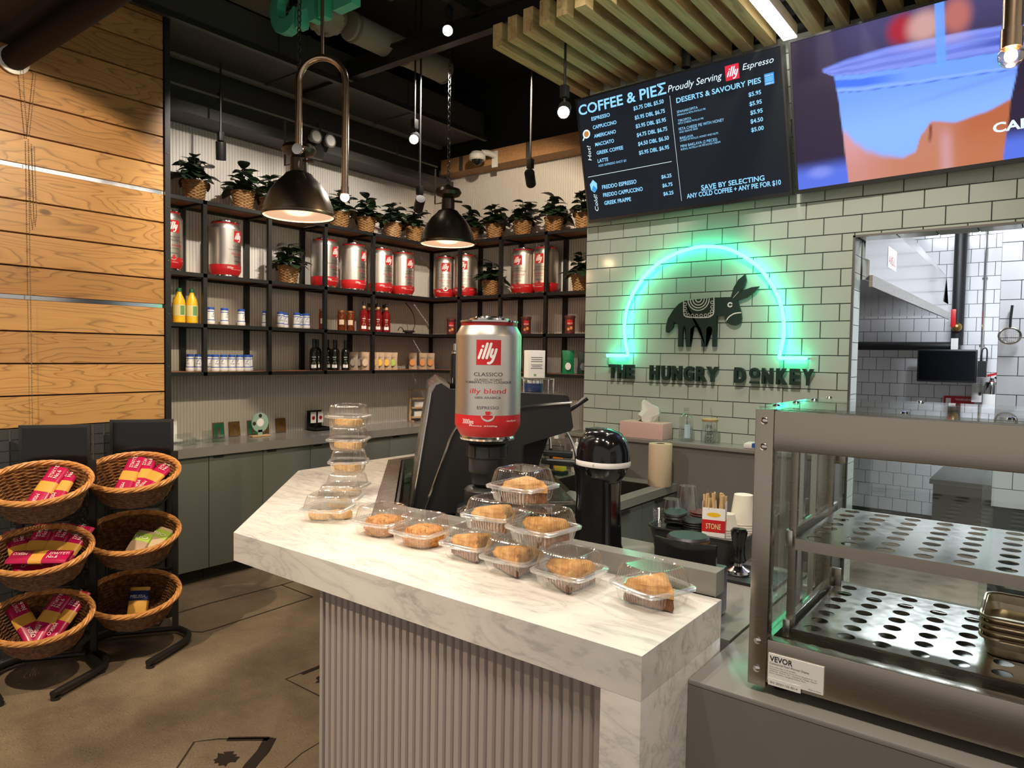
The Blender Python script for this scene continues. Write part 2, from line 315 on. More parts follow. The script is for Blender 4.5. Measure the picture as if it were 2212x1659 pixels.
# ================================================================== STRUCTURE
fl = struct(MB().box(-6, 3.5, -3, 9, -.1, 0).obj('floor', 'concrete'))
def strip(name, pts, wd, mt, z=.0012):
    mb = MB(); stroke(mb, pts, wd, lambda u, v: (u, v, z), False); return mb.obj(name, mt, fl, 0)
strip('saw_cut', [(-4.02,1.985),(-4.03,2.25),(-3.995,2.72),(-4.005,3.3)], .014, 'saw_cut'); strip('saw_cut', [(-3.785,1.945),(-3.70,1.945),(-3.645,1.98),(-3.638,2.04),(-3.65,2.71)], .012, 'saw_cut'); strip('saw_cut', [(-3.995,2.72),(-3.65,2.71)], .011, 'saw_cut')
strip('saw_cut', [(-2.552,1.94),(-2.816,1.941),(-2.811,2.30),(-2.55,2.30)], .009, 'saw_cut'); strip('saw_cut', [(-2.45,1.20),(-2.632,1.397),(-2.58,1.466),(-2.417,1.608)], .008, 'saw_cut'); strip('crack', [(-2.19,1.45),(-2.206,1.519),(-2.239,1.616),(-2.248,1.71),(-2.27,1.85)], .004, 'saw_cut')
ceil = struct(MB().box(-6, 3.5, -3, 5.4, 3.95, 4.05).obj('ceiling', 'ceiling_black'))
# wood wall with mosaic wainscot
XW = -4.0; YE = 1.958
ww = struct(MB().box(-4.95, XW-.022, -2.5, YE, 0, 3.95).obj('wall_left', 'ceiling_black'))
zs = [1.150]+[1.150+.1587*k for k in range(1, 18)]
gro = {3: 1, 7: 1}
def plank(z0, z1):
    c = .0025; x = XW; y0, y1 = -2.2, YE-.002
    return MB().add([(x-.02,y0,z0),(x-.02,y1,z0),(x-.02,y1,z1),(x-.02,y0,z1),(x,y0+c,z0+c),(x,y1-c,z0+c),(x,y1-c,z1-c),(x,y0+c,z1-c)], [(4,5,6,7),(0,1,5,4),(1,2,6,5),(2,3,7,6),(3,0,4,7)])
for k in range(17):
    z0 = zs[k]+.002; z1 = zs[k+1]-.002
    if k in (4, 8): z0 += .016
    if z1 > 3.94: break
    plank(z0, z1).obj('plank', 'oak', ww, 0)
for k in (4, 8): MB().box(XW-.02, XW-.008, -2.2, YE-.002, zs[k]-.002, zs[k]+.018).obj('metal_channel', 'chrome', ww, 0)
tm = MB().add([(0,0,0),(0,.050,0),(0,.050,.050),(0,0,.050),(.006,.0015,.0015),(.006,.0485,.0015),(.006,.0485,.0485),(.006,.0015,.0485)], [(4,5,6,7),(0,1,5,4),(1,2,6,5),(2,3,7,6),(3,0,4,7)]).mesh('mosaic_tile', 'tile_dark', 0)
MB().box(XW-.022, XW-.009, -2.2, YE, 0, 1.149).obj('grout', 'grout_grey', ww, 0)
low = MB()
for r in range(21):
    for c in range(23):
        y = YE-.004-.0535*(c+1)+.0035; z = 1.146-.0535*(r+1)+.0035
        if r < 12 and c < 18: link('mosaic_tile', tm, ww, (XW-.009, y, z))
        elif z > 0: low.add([(XW-.009+a[0], y+a[1], z+a[2]) for a in [v.co for v in tm.vertices]], [tuple(p.vertices) for p in tm.polygons])
low.obj('mosaic_tiles_low', 'tile_dark', ww, 0)['kind'] = 'stuff'
tr = struct(MB().box(XW-.03, XW+.012, YE, YE+.03, 0, 3.95).obj('trim_1', 'black_metal'))
sc = MB()
for z in (1.45, 1.75, 2.05, 2.35, 2.65): sc.lathe([(.006, 0), (.004, .003)], 8, (XW+.012, YE+.015, z), rot=Matrix.Rotation(PI/2, 3, 'Y'))
sc.obj('screw', 'dark_steel', tr)
# fluted shelf walls
def flutes(n, p, d):
    L = []
    for k in range(n): L += [(k*p, d), (k*p+.74*p, d), (k*p+.80*p, 0), (k*p+.94*p, 0)]
    return L
XS, YB = -4.82, 4.96
F = flutes(132, .023, .006); mb = MB()
mb.add([q for t, d in F for q in ((XS+d, YE+t, 0), (XS+d, YE+t, 3.12))], [(2*i, 2*i+2, 2*i+3, 2*i+1) for i in range(len(F)-1)])
sw = struct(mb.obj('wall_left_shelf', 'flute_white', None, 0))
F = flutes(126, .023, .006); mb = MB()
mb.add([q for t, d in F for q in ((-4.82+t, YB-d, 0), (-4.82+t, YB-d, 3.3))], [(2*i, 2*i+2, 2*i+3, 2*i+1) for i in range(len(F)-1)])
bw = struct(mb.obj('wall_back', 'flute_white', None, 0))
struct(MB().box(-5.0, -4.83, 1.9, 5.2, 0, 3.95).obj('wall_left_core', 'ceiling_black')); struct(MB().box(-5.0, -1.91, 4.97, 5.2, 0, 3.95).obj('wall_back_core', 'ceiling_black'))
# fascia beams above the shelf walls
struct(MB().box(-4.83, -4.55, YE, 4.97, 3.10, 3.17).box(-4.83, -4.74, YE, 4.97, 3.17, 3.95).obj('trim_2', 'duct_dark', None, 0))
struct(MB().box(-4.55, -2.2, 4.78, 4.97, 3.20, 3.33).obj('trim_3', 'osb', None, 0))
for x in (-4.3, -3.55, -2.9): MB().box(x-.02, x+.02, 4.775, 4.781, 3.20, 3.33).obj('batten', 'duct_dark', bpy.data.objects['trim_3'], 0)
# tile wall
YT = 3.5; XL = -2.164; XO = -.738; ZO = 2.112
tw = struct(MB().box(XL, XO, YT, YT+.13, 0, 3.95).box(XO, 1.6, YT, YT+.13, ZO, 3.95).box(.45, 1.6, YT, YT+.13, 0, ZO).obj('wall_right', 'grout_dark', None, 0))
TWD, THT = .1621, .0801
tiles = {}
def tile_mesh(wd, ht, mt):
    k = (round(wd, 4), round(ht, 4), mt)
    if k not in tiles:
        c = .0015; g = .0013; t = .005
        a = [(g,0,g),(wd-g,0,g),(wd-g,0,ht-g),(g,0,ht-g),(g+c,-t,g+c),(wd-g-c,-t,g+c),(wd-g-c,-t,ht-g-c),(g+c,-t,ht-g-c)]
        tiles[k] = MB().add(a, [(7,6,5,4),(0,4,5,1),(1,5,6,2),(2,6,7,3),(3,7,4,0)]).mesh('tile', mt, 0)
    return tiles[k]
rest = MB()
for r in range(-6, 21):
    z0 = 1.409+r*THT; z1 = z0+THT
    off = -2.088 if (r % 2) == 0 else -2.007
    for k in range(-2, 16):
        x0 = max(off+(k-1)*TWD, XL); x1 = min(off+k*TWD, .9)
        if x1-x0 < .01: continue
        zz0, zz1 = z0, z1
        if x1 > XO and x0 < .45:
            if zz1 <= ZO+.01: 
                x1 = min(x1, XO)
                if x1-x0 < .01: continue
            else: zz0 = max(z0, ZO)
            if zz0 > z0 and x0 < XO-.01:
                link('tile', tile_mesh(XO-x0, z1-z0, 'tile_sage'), tw, (x0, YT, z0)); x0 = XO
        me = tile_mesh(x1-x0, zz1-zz0, 'tile_sage')
        if 1.0 < z0 < 2.42 and x0 < .12: link('tile', me, tw, (x0, YT, zz0))
        else: rest.add([(x0+v.co.x, YT+v.co.y, zz0+v.co.z) for v in me.vertices], [tuple(p.vertices) for p in me.polygons])
rest.obj('tiles_rest', 'tile_sage', tw, 0)['kind'] = 'stuff'
for k in range(26):   # jamb tiles of the doorway
    z0 = ZO-(k+1)*THT
    MB().box(XO, XO+.004, YT+.006, YT+.126, z0+.0015, z0+THT-.0015).obj('tile', 'tile_sage', tw, 0)
for k in range(8): MB().box(XO+.02+k*.15, XO+.165+k*.15, YT+.006, YT+.126, ZO-.004, ZO).obj('tile', 'tile_sage', tw, 0)
struct(MB().box(XO-.006, XO+.004, YT-.007, YT+.004, 0, ZO+.004).box(XO-.006, .45, YT-.007, YT+.004, ZO-.004, ZO+.006).obj('trim_4', 'dark_steel', None, 0))
# half wall with ledge in front of the tiles
hw = struct(MB().box(XL-.02, XO-.01, 3.335, YT-.001, 0, 1.098).obj('wall_ledge', 'grey_laminate', None, 0))
MB().cbox(XL-.02, XO-.006, 3.325, YT-.006, 1.098, 1.118, .002).obj('ledge_top', 'grey_top', hw)
# kitchen beyond the doorway
YK = 7.6
kw = struct(MB().box(-1.8, 2.5, YK, YK+.1, 0, 3.4).obj('wall_kitchen', 'grout_dark', None, 0))
me = tile_mesh(.1235, .1235, 'tile_white'); rest = MB()
for r in range(26):
    for k in range(30):
        x0 = -1.8+k*.1235+(.062 if r % 2 else 0); z0 = .1+r*.1235
        if -1.62 < x0 < -.3 and .85 < z0 < 2.75: link('tile', me, kw, (x0, YK, z0))
        else: rest.add([(x0+v.co.x, YK+v.co.y, z0+v.co.z) for v in me.vertices], [tuple(p.vertices) for p in me.polygons])
rest.obj('tiles_rest', 'tile_white', kw, 0)['kind'] = 'stuff'
MB().box(-1.8, 2.4, YK-.012, YK, 0, .1).obj('cove_base', 'dark_kick', kw, 0)
struct(MB().box(-1.9, -1.8, 3.64, 7.6, 0, 3.4).obj('wall_kitchen_left', 'tile_white', None, 0)); struct(MB().box(2.4, 2.5, 3.7, 7.6, 0, 3.4).obj('wall_kitchen_right', 'tile_white', None, 0))
struct(MB().box(-1.9, 2.5, 3.64, 7.7, 3.3, 3.4).obj('ceiling_kitchen', 'white_matte', None, 0)); 
nw = struct(MB().box(-.262, 1.4, 5.0, 5.1, 0, 3.3).obj('wall_kitchen_near', 'grout_dark', None, 0))
me = tile_mesh(.2, .1105, 'tile_white')
for r in range(22):
    for k in range(3):
        x0 = -.262+k*.2-(.1 if r % 2 else 0)
        if x0 < -.262: link('tile', tile_mesh(.1, .1105, 'tile_white'), nw, (-.262, 5.0, .7+r*.1105))
        else: link('tile', me, nw, (x0, 5.0, .7+r*.1105))
# slat ceiling over the tile wall
slm = MB().box(0, .055, 2.62, 3.49, 3.05, 3.16).mesh('slat', 'slat_wood', 0)
sl = thing('slatted_canopy', 'wooden slat canopy hanging above the two menu screens', 'canopy', (0, 0, 0))
for k in [i for i in range(27) if i != 11]: link('slat', slm, sl, (-2.235+k*.1075, .085-.02*min(k, 6), 0))
MB().box(-2.2, .75, 2.85, 2.9, 3.165, 3.2).box(-2.2, .75, 3.3, 3.35, 3.165, 3.2).obj('crossbar', 'black_metal', sl)
MB().cyl((-1.503, 3.33, 2.99), (-1.503, 3.33, 3.95), .022, 12).obj('post', 'black_metal', sl)
led = thing('led_strip_light', 'long white linear strip light set between the ceiling slats', 'strip light', (0, 0, 0))
MB().box(-1.062, -.998, 1.9, 3.42, 3.046, 3.10).obj('housing', 'cam_white', led, 0); MB().box(-1.06, -1.0, 1.9, 3.42, 3.040, 3.0455).obj('diffuser', 'led_strip', led, 0)
# ================================================================== COUNTERS
BR = .707107
t = thing('marble_counter', 'white marble topped service counter with waterfall end and fluted front', 'counter', (0, 0, 0))
top = [(-.557,1.113),(-1.871,1.113),(-2.64,1.883),(-2.66,3.32),(-2.60,3.32),(-2.58,2.36),(-1.71,1.49),(-.557,1.49)]
MB().prism(top, lambda u, v, d: (u, v, d), .938, 1.02).obj('marble_top', 'marble', t, 0)
MB().cbox(-.640, -.557, 1.113, 1.49, 0, .9385, .002).obj('marble_leg', 'marble', t)
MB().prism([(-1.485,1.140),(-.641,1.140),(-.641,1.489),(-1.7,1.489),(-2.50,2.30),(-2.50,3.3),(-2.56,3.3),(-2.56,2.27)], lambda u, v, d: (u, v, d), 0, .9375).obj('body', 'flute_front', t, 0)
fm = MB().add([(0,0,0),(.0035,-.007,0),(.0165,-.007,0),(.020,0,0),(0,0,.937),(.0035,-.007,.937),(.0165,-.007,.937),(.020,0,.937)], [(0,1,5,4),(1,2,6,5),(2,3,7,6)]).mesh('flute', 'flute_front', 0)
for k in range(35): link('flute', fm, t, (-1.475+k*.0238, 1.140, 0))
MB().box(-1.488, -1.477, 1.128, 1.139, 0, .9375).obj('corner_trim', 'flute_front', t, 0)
MB().prism([(-1.70,1.0205),(-.573,1.0205),(-.573,1.074),(-1.70,1.064)], lambda u, v, d: (u, d, v), 1.497, 1.545).obj('upstand', 'grey_top', t, 0)
MB().prism([(-1.71,1.495),(-1.665,1.54),(-2.535,2.405),(-2.58,2.36)], lambda u, v, d: (u, v, d), .911, 1.022).prism([(-2.58,2.36),(-2.535,2.405),(-2.54,3.31),(-2.598,3.31)], lambda u, v, d: (u, v, d), .911, 1.022).obj('steel_rim', 'steel_light', t, 0)
MB().prism([(-1.655,1.56),(-2.528,2.42),(-2.53,3.30),(-2.30,3.30),(-1.80,2.80),(-1.62,2.2),(-1.62,1.56)], lambda u, v, d: (u, v, d), .9098, .9125).obj('recess_mat', 'black_plastic', t, 0); MB().prism([(-1.662,1.545),(-2.531,2.41),(-2.524,2.417),(-1.655,1.552)], lambda u, v, d: (u, v, d), .913, 1.018).obj('recess_liner', 'black_plastic', t, 0)
# lower work counter behind it (L-shaped, sink cut-out)
t = thing('work_counter', 'grey laminate work counter with sink behind the marble bar', 'counter', (0, 0, 0))
mb = MB().prism([(-.559,1.55),(-1.74,1.55),(-2.51,2.32),(-2.52,2.72),(-1.49,2.72),(-1.49,2.2),(-.559,2.2)], lambda u, v, d: (u, v, d), .87, .909)
for b in ((-2.52,-2.02,2.72,3.325),(-1.56,-1.49,2.72,3.325),(-2.02,-1.56,2.72,2.80),(-2.02,-1.56,3.22,3.325)): mb.box(*b, .87, .909)
mb.obj('worktop', 'grey_top', t, 0)
MB().add([(-2.02,2.8,.906),(-1.56,2.8,.906),(-1.56,3.22,.906),(-2.02,3.22,.906),(-2.0,2.82,.72),(-1.58,2.82,.72),(-1.58,3.2,.72),(-2.0,3.2,.72)], [(0,1,5,4),(1,2,6,5),(2,3,7,6),(3,0,4,7),(4,5,6,7)]).obj('sink_basin', 'dark_steel', t, 0)
MB().box(-2.5, -1.515, 2.2, 2.79, .1, .869).box(-2.5, -2.03, 2.79, 3.32, .1, .869).box(-1.57, -1.515, 2.79, 3.32, .1, .869).box(-1.72, -.56, 1.56, 2.17, .1, .869).obj('cabinet_body', 'grey_laminate', t, 0)
for y0, y1 in ((2.205,2.585),(2.59,2.955),(2.96,3.32)):
    d = MB().box(-1.515, -1.497, y0, y1, .12, .86).obj('cabinet_door', 'grey_door', t, 0); MB().box(-1.5, -1.488, (y0+y1)/2-.05, (y0+y1)/2+.05, .845, .858).obj('finger_pull', 'dark_kick', d, 0)
# grey front counter carrying the food warmer
t = thing('front_counter', 'grey laminate counter carrying the glass food warmer', 'counter', (0, 0, 0))
MB().cbox(-.555, 1.6, 1.316, 2.2, .896, .906, .002).obj('worktop', 'grey_top', t)
MB().box(-.555, 1.6, 1.317, 2.19, 0, .8955).obj('front_panel', 'grey_laminate', t, 0)
# back cabinets under the shelves
t = thing('back_worktop', 'long grey stone worktop below the black wall shelves', 'worktop', (0, 0, 0))
MB().prism([(-4.81,1.99),(-4.39,1.99),(-4.39,4.52),(-2.7,4.52),(-2.7,4.95),(-4.81,4.95)], lambda u, v, d: (u, v, d), .85, .91).obj('slab', 'grey_top', t, 0)
ys = [1.99, 2.446, 2.85, 3.25, 3.65, 4.05, 4.52]
for k in range(6):
    y0, y1 = ys[k]+.002, ys[k+1]-.002
    c = thing('base_cabinet', f'grey-green base cabinet below the grey worktop, {ORD[k]} from the wood wall', 'cabinet', (-4.81, y0, 0), 0, 'base cabinets under the back worktop')
    MB().box(0, .38, .001, y1-y0-.001, .1, .849).obj('body', 'grey_laminate', c, 0)
    d = MB().cbox(.381, .40, .001, y1-y0-.001, .10, .845, .0015).obj('door', 'grey_door', c); MB().box(.392, .408, .03, .10, .832, .843).obj('finger_pull', 'dark_kick', d, 0)
    MB().box(.0, .33, 0, y1-y0, 0, .1).obj('toe_kick', 'dark_kick', c, 0)
c = thing('base_cabinet', 'grey-green base cabinet in the corner behind the espresso machine', 'cabinet', (-4.80, 4.53, 0), 0, 'base cabinets under the back worktop')
MB().box(.42, 2.1, 0, .4, .1, .849).obj('body', 'grey_laminate', c, 0)
for k in range(4): MB().box(.43+k*.415, .835+k*.415, -.02, -.001, .1, .845).obj('door', 'grey_door', c, 0)

# ================================================================== SHELVES
XF = -4.51; ZL = [1.375, 1.698, 2.031, 2.515]; BH = .025
def shelving(label, name='steel_shelving'):
    return thing(name, label, 'shelving', (0, 0, 0))
t = shelving('black steel shelving with wood boards on the left fluted wall')
ups = [2.02, 2.472, 2.962, 3.452, 3.938, 4.43]
for y in ups[1:-1]:
    MB().box(XF-.014, XF+.014, y-.014, y+.014, 1.375, 2.54).obj('upright', 'black_metal', t, 0)
    MB().box(-4.812, -4.79, y-.02, y+.02, 1.375, 2.54).obj('wall_upright', 'black_metal', t, 0)
for y in (1.995, 4.93): MB().box(-4.812, -4.79, y-.016, y+.016, 1.375, 2.54).obj('wall_upright', 'black_metal', t, 0)
for z in ZL:
    MB().box(XF-.014, XF+.014, 1.99, 4.66, z, z+BH).obj('front_rail', 'black_metal', t, 0)
    MB().box(-4.812, -4.79, 1.99, 4.93, z, z+BH).obj('back_rail', 'black_metal', t, 0)
    for y in ups[1:-1]: MB().box(-4.79, XF-.014, y-.012, y+.012, z, z+.018).obj('cross_bar', 'black_metal', t, 0)
    for a, b in zip(ups, ups[1:]): MB().box(-4.789, XF-.0145, a+(.013 if a > 2.1 else -.02), b-.013 if b < 4.4 else 4.66, z+.019, z+BH+.001).obj('shelf_board', 'shelf_wood', t, 0)
t = shelving('black steel shelving with wood boards on the back fluted wall')
ups = [-4.5, -4.19, -3.725, -3.257, -2.79, -2.32]; YF = 4.66
for x in ups[1:]:
    MB().box(x-.014, x+.014, YF-.014, YF+.014, 1.375, 2.54).obj('upright', 'black_metal', t, 0)
    MB().box(x-.02, x+.02, 4.93, 4.952, 1.375, 2.54).obj('wall_upright', 'black_metal', t, 0)
for z in ZL:
    MB().box(XF+.015, -2.3, YF-.014, YF+.014, z, z+BH).obj('front_rail', 'black_metal', t, 0)
    MB().box(-4.788, -2.3, 4.931, 4.952, z, z+BH).obj('back_rail', 'black_metal', t, 0)
    for x in ups[1:]: MB().box(x-.012, x+.012, YF+.014, 4.93, z, z+.018).obj('cross_bar', 'black_metal', t, 0)
    for a, b in zip(ups, ups[1:]): MB().box((a+.013) if a > -4.4 else -4.785, b-.013, YF+.0145, 4.93, z+.019, z+BH+.001).obj('shelf_board', 'shelf_wood', t, 0)
SZ = [z+BH+.002 for z in ZL]

# ---------------------------------------------------------------- coffee cans
def can_thing(label, R=.106, H=.385):
    t = thing('coffee_can', label, 'can')
    k = R/.106
    MB().lathe([(.088*k, .012*H/.385), (.106*k, .045), (.106*k, .052), (.106*k, H-.055), (.1055*k, H-.048), (.090*k, H-.020)], 48).obj('body', 'can_silver', t)
    MB().lathe([(.0895*k, .0), (.091*k, .006), (.0885*k, .0125)], 48).obj('bottom_rim', 'chrome', t)
    MB().lathe([(.0892*k, .0135), (.1066*k, .046), (.1066*k, .062), (.1066*k, .083)], 48, cap=False).obj('red_band', 'red', t)
    MB().lathe([(.0905*k, H-.0205), (.0905*k, H-.010)], 48, cap=False).obj('red_neck', 'red_dark', t)
    MB().lathe([(.0905*k, H-.0105), (.094*k, H-.009), (.094*k, H-.004), (.086*k, H-.003), (.082*k, H-.007), (.066*k, H-.007), (.064*k, H+.004), (.046*k, H+.006), (.044*k, H+.010), (.02*k, H+.011), (1e-6, H+.011)], 48).obj('lid', 'chrome', t)
    fn0 = lambda ro: (lambda u, v: (math.sin(u/R)*(R+ro), -math.cos(u/R)*(R+ro), v))
    for side in (0, 1):
        rr = 0 if side == 0 else 2.6
        def fn(ro):
            f = fn0(ro); ca, sa = math.cos(rr), math.sin(rr)
            return lambda u, v: (f(u, v)[0]*ca-f(u, v)[1]*sa, f(u, v)[0]*sa+f(u, v)[1]*ca, v)
        s = .078*k; z0 = H*.625; mb = MB(); g = fn(.0006); n = 10
        mb.add([g(-s/2+s*i/n, z0+j*s) for j in (0, 1) for i in range(n+1)], [(i, i+1, n+2+i, n+1+i) for i in range(n)])
        lab = mb.obj('red_label', 'red', t, 0)
        mb = MB(); illy(mb, fn(.0012), -s*.54, z0+.03*s, s*.95, .105); mb.obj('label_script', 'white_print', lab, 0)
        mb = MB(); g = fn(.0007)
        for body, zz, cap in (('CLASSICO', .535, .012), ('CLASSIC ROAST', .497, .0072), ('TORREFACTION CLASSIQUE', .476, .0072), ('100% ARABICA', .352, .0075), ('ESPRESSO', .268, .0095)):
            mb = MB(); text(mb, body, g, 0, H*zz, cap=cap, width=text2d(body)[2]*cap*1.25, center=True); mb.obj('print', 'black_print', t, 0)
        mb = MB(); text(mb, 'illy blend', g, 0, H*.395, cap=.016, width=.118, center=True, shear=.05); 
        mb.obj('red_print', 'red', t, 0)
        mb = MB(); g2 = fn(.0013); text(mb, '3000ge', g2, -.087, .056, cap=.0155, width=.042); text(mb, 'www.illy.com', g2, .062, .063, cap=.0065, width=.04)
        text(mb, 'Netto 3000g', g2, -.06, .049, cap=.004, width=.09); mb.obj('band_print', 'white_print', t, 0)
        mb = MB(); mb.add([g2(.022*math.cos(a*PI/10-PI), .0835+.019*math.sin(a*PI/10-PI)) for a in range(11)], [tuple(range(11))]); q = mb.obj('cup_mark', 'can_silver', t, 0)
        mb = MB(); g3 = fn(.0017); mb.add([g3(u, v) for u, v in ((-.008,.096),(.008,.096),(.006,.085),(-.006,.085))], [(0,3,2,1)]); stroke(mb, [(-.012,.083),(.012,.083)], .002, g3); stroke(mb, [(.008,.094),(.013,.092),(.007,.088)], .0018, g3); mb.obj('cup_print', 'red', q, 0)
    return t
can = can_thing('large silver and red coffee can upended on the black grinder')
can.location = (-1.452, 1.759, 1.277); can.rotation_euler = (0, 0, math.atan2(1.759, -1.452)-PI/2+PI/2-PI/2+PI/1*0 - 0.04)
def face(px, py, tx=0, ty=0): return math.atan2(ty-py, tx-px)+PI/2      # local -y towards (tx,ty)
can.rotation_euler = (0, 0, face(-1.452, 1.759))
G = 'silver coffee cans on the wall shelves'
for i, (x, y, da, lb) in enumerate([(-4.60,2.255,.5,'partly hidden by the black post at the wood wall'), (-4.63,2.69,.95,'alone between the post and the shelf plant'), (-4.63,3.54,.95,'left of the pair behind the bronze lamp shade'), (-4.63,3.83,1.0,'second right of the shelf plant, left wall'), (-4.63,4.13,.75,'third right of the shelf plant, left wall'), (-4.63,4.385,.75,'last one on the left wall before the corner'),
                          (-4.50,4.80,.05,'in the corner under the small bronze lamp'), (-4.24,4.79,-.2,'right of the corner can on the back wall'), (-3.585,4.79,-.5,'left of the two touching cans on the back wall'), (-3.355,4.79,-.55,'right of the two touching cans on the back wall')]):
    dup(can, f'silver red-banded coffee can, {lb}', (x, y, SZ[2]), face(x, y)+da, G)

# ---------------------------------------------------------------- plants in wicker pots
def weave(mb, r0, r1, h, rows, stakes, tr, sx=1, sy=1, seg=2, sides=4, z0=0, amp=.6):
    for k in range(rows):
        f = (k+.5)/rows; r = r0+(r1-r0)*f; z = z0+h*f; n = stakes*seg
        pts = [((r+tr*amp*math.cos(PI*i*2/seg/2+PI*k))*math.cos(2*PI*i/n)*sx, (r+tr*amp*math.cos(PI*i*2/seg/2+PI*k))*math.sin(2*PI*i/n)*sy, z) for i in range(n)]
        mb.tube(pts, tr, sides, True)
pot = MB(); weave(pot, .050, .070, .118, 12, 18, .0054, amp=.9); pot.lathe([(.047, .001), (.066, .118)], 24)
pot_me = pot.mesh('wicker_pot', 'pot_wicker', 60)
rim = MB()
for k in range(3): rim.tube([(( .071+.004*math.cos(i*1.3+k*2.1))*math.cos(2*PI*i/48), (.071+.004*math.cos(i*1.3+k*2.1))*math.sin(2*PI*i/48), .120+.004*math.sin(i*1.3+k*2.1)) for i in range(48)], .0035, 4, True)
rim_me = rim.mesh('pot_rim', 'pot_wicker', 60)
def leaf_mesh(L, W, mt):
    vs = []; n = 5
    for i in range(n+1):
        f = i/n; wd = W*math.sin(PI*min(1, f*.92+.06))**.8; z = .18*L*f-.35*L*f*f
        vs += [(-wd/2, L*f, z+.10*wd), (0, L*f, z), (wd/2, L*f, z+.10*wd)]
    fs = [(3*i+j, 3*i+j+1, 3*i+j+4, 3*i+j+3) for i in range(n) for j in (0, 1)]
    return MB().add(vs, fs).mesh('leaf', mt, 80)
leafs = [leaf_mesh(.098, .072, 'leaf'), leaf_mesh(.085, .065, 'leaf_b'), leaf_mesh(.108, .076, 'leaf')]
def plant_thing(seed):
    rg = random.Random(seed); t = thing('potted_plant', 'x', 'plant', group='leafy plants in wicker pots on the shelves')
    p = link('wicker_pot', pot_me, t); link('pot_rim', rim_me, p); MB().disc((0,0,.112), .064, 20).obj('soil', 'soil', t, 0)
    st = MB()
    for k in range(6):
        a = k*1.05+rg.random(); h = .07+.08*rg.random(); tip = Vector((math.cos(a)*(.02+.04*rg.random()), math.sin(a)*(.02+.04*rg.random()), .115+h))
        if k == 0: tip = Vector((.0, .0, .115+.16))
        st.tube([(0,0,.11), (tip.x*.4, tip.y*.4, .12+h*.5), tip], .003, 4)
        for j in range(6 if k else 7):
            f = (j+1)/6; b = Vector((0,0,.115)).lerp(tip, min(1, .35+.65*f)); az = a+j*2.4+rg.uniform(-.4, .4); pit = rg.uniform(-.35, .45)
            link('leaf', leafs[rg.randrange(3)], t, b, (pit, rg.uniform(-.3, .3), az), [rg.uniform(.75, 1.15)]*3)
    for j in range(16):
        az = j*.393+rg.random()*.4; link('leaf', leafs[rg.randrange(3)], t, (-.05*math.sin(az), .05*math.cos(az), .135+.02*rg.random()), (rg.uniform(-.35, .25), 0, az), [rg.uniform(.9, 1.25)]*3)
    st.obj('stems', 'stem', t); return t
protos = [plant_thing(3), plant_thing(8), plant_thing(15)]; used = [[], [], []]
PL = [(-4.62,2.13,3,'at the far left end behind the black post'),(-4.60,2.455,3,'left of the first hanging spotlight'),(-4.60,2.81,3,'between the hanging spotlight and the large lamp'),(-4.64,3.06,3,'half hidden behind the large bronze lamp'),(-4.62,3.68,3,'right behind the large bronze lamp'),(-4.60,3.94,3,'beside the round glowing bulb'),(-4.60,4.24,3,'third right of the large lamp'),(-4.58,4.48,3,'nearest the corner on the left wall'),
      (-4.19,4.79,3,'behind the small bronze lamp, back wall'),(-3.90,4.78,3,'first right of the small lamp, back wall'),(-3.595,4.78,3,'second right of the small lamp, back wall'),(-3.275,4.78,3,'below the security camera spotlight, back wall'),(-2.985,4.78,3,'cut off by the menu screen'),
      (-4.62,3.20,2,'between the coffee cans of the left wall'),(-3.93,4.78,2,'between the coffee cans of the back wall'),(-3.005,4.78,2,'beside the edge of the tiled wall')]
for i, (x, y, s, lb) in enumerate(PL):
    p = place(protos[i % 3], used[i % 3], f'wicker-potted plant on the {"top" if s == 3 else "middle"} shelf, {lb}', (x, y, SZ[s]), i*1.9, 'leafy plants in wicker pots on the shelves'); p.scale = [1.06]*3

# ---------------------------------------------------------------- groceries on the shelves
def lemon():
    t = thing('lemon_juice_bottle', 'x', 'bottle')
    MB().lathe([(.034,0),(.037,.004),(.037,.125),(.034,.150),(.018,.185),(.014,.195),(.014,.205)], 24).obj('bottle_body', 'yellow', t)
    MB().lathe([(.016,.204),(.016,.224),(.013,.228)], 16).obj('cap', 'green_dark', t)
    l = MB().lathe([(.0375,.045),(.0375,.118)], 24, cap=False).obj('label', 'label_yel', t)
    MB().add([(.0382*math.sin(a), -.0382*math.cos(a), z) for z in (.052,.112) for a in (-.1,.15,.4,.65)], [(0,1,5,4),(1,2,6,5),(2,3,7,6)]).obj('label_print', 'label_green', l, 0); return t
def jar():
    t = thing('white_jar', 'x', 'jar')
    MB().lathe([(.026,0),(.0285,.004),(.0285,.02),(.025,.03),(.0235,.095),(.022,.1)], 20).obj('jar_body', 'white_gloss', t)
    MB().lathe([(.0245,.1),(.0245,.113),(.022,.116)], 20).obj('lid', 'blue_lid', t)
    l = MB().lathe([(.0265,.026),(.0252,.032)], 20, cap=False).lathe([(.0244,.084),(.0243,.089)], 20, cap=False).obj('label_stripe', 'blue_print', t)
    q = MB(); text(q, 'honey', lambda u, v: (math.sin(u/.026)*.0262, -math.cos(u/.026)*.0262, v), -.014, .05, width=.028, cap=.009); stroke(q, [(-.004,.064),(.0,.074),(.006,.078)], .004, lambda u, v: (math.sin(u/.026)*.0255, -math.cos(u/.026)*.0255, v)); q.obj('label_print', 'blue_print', t, 0); return t
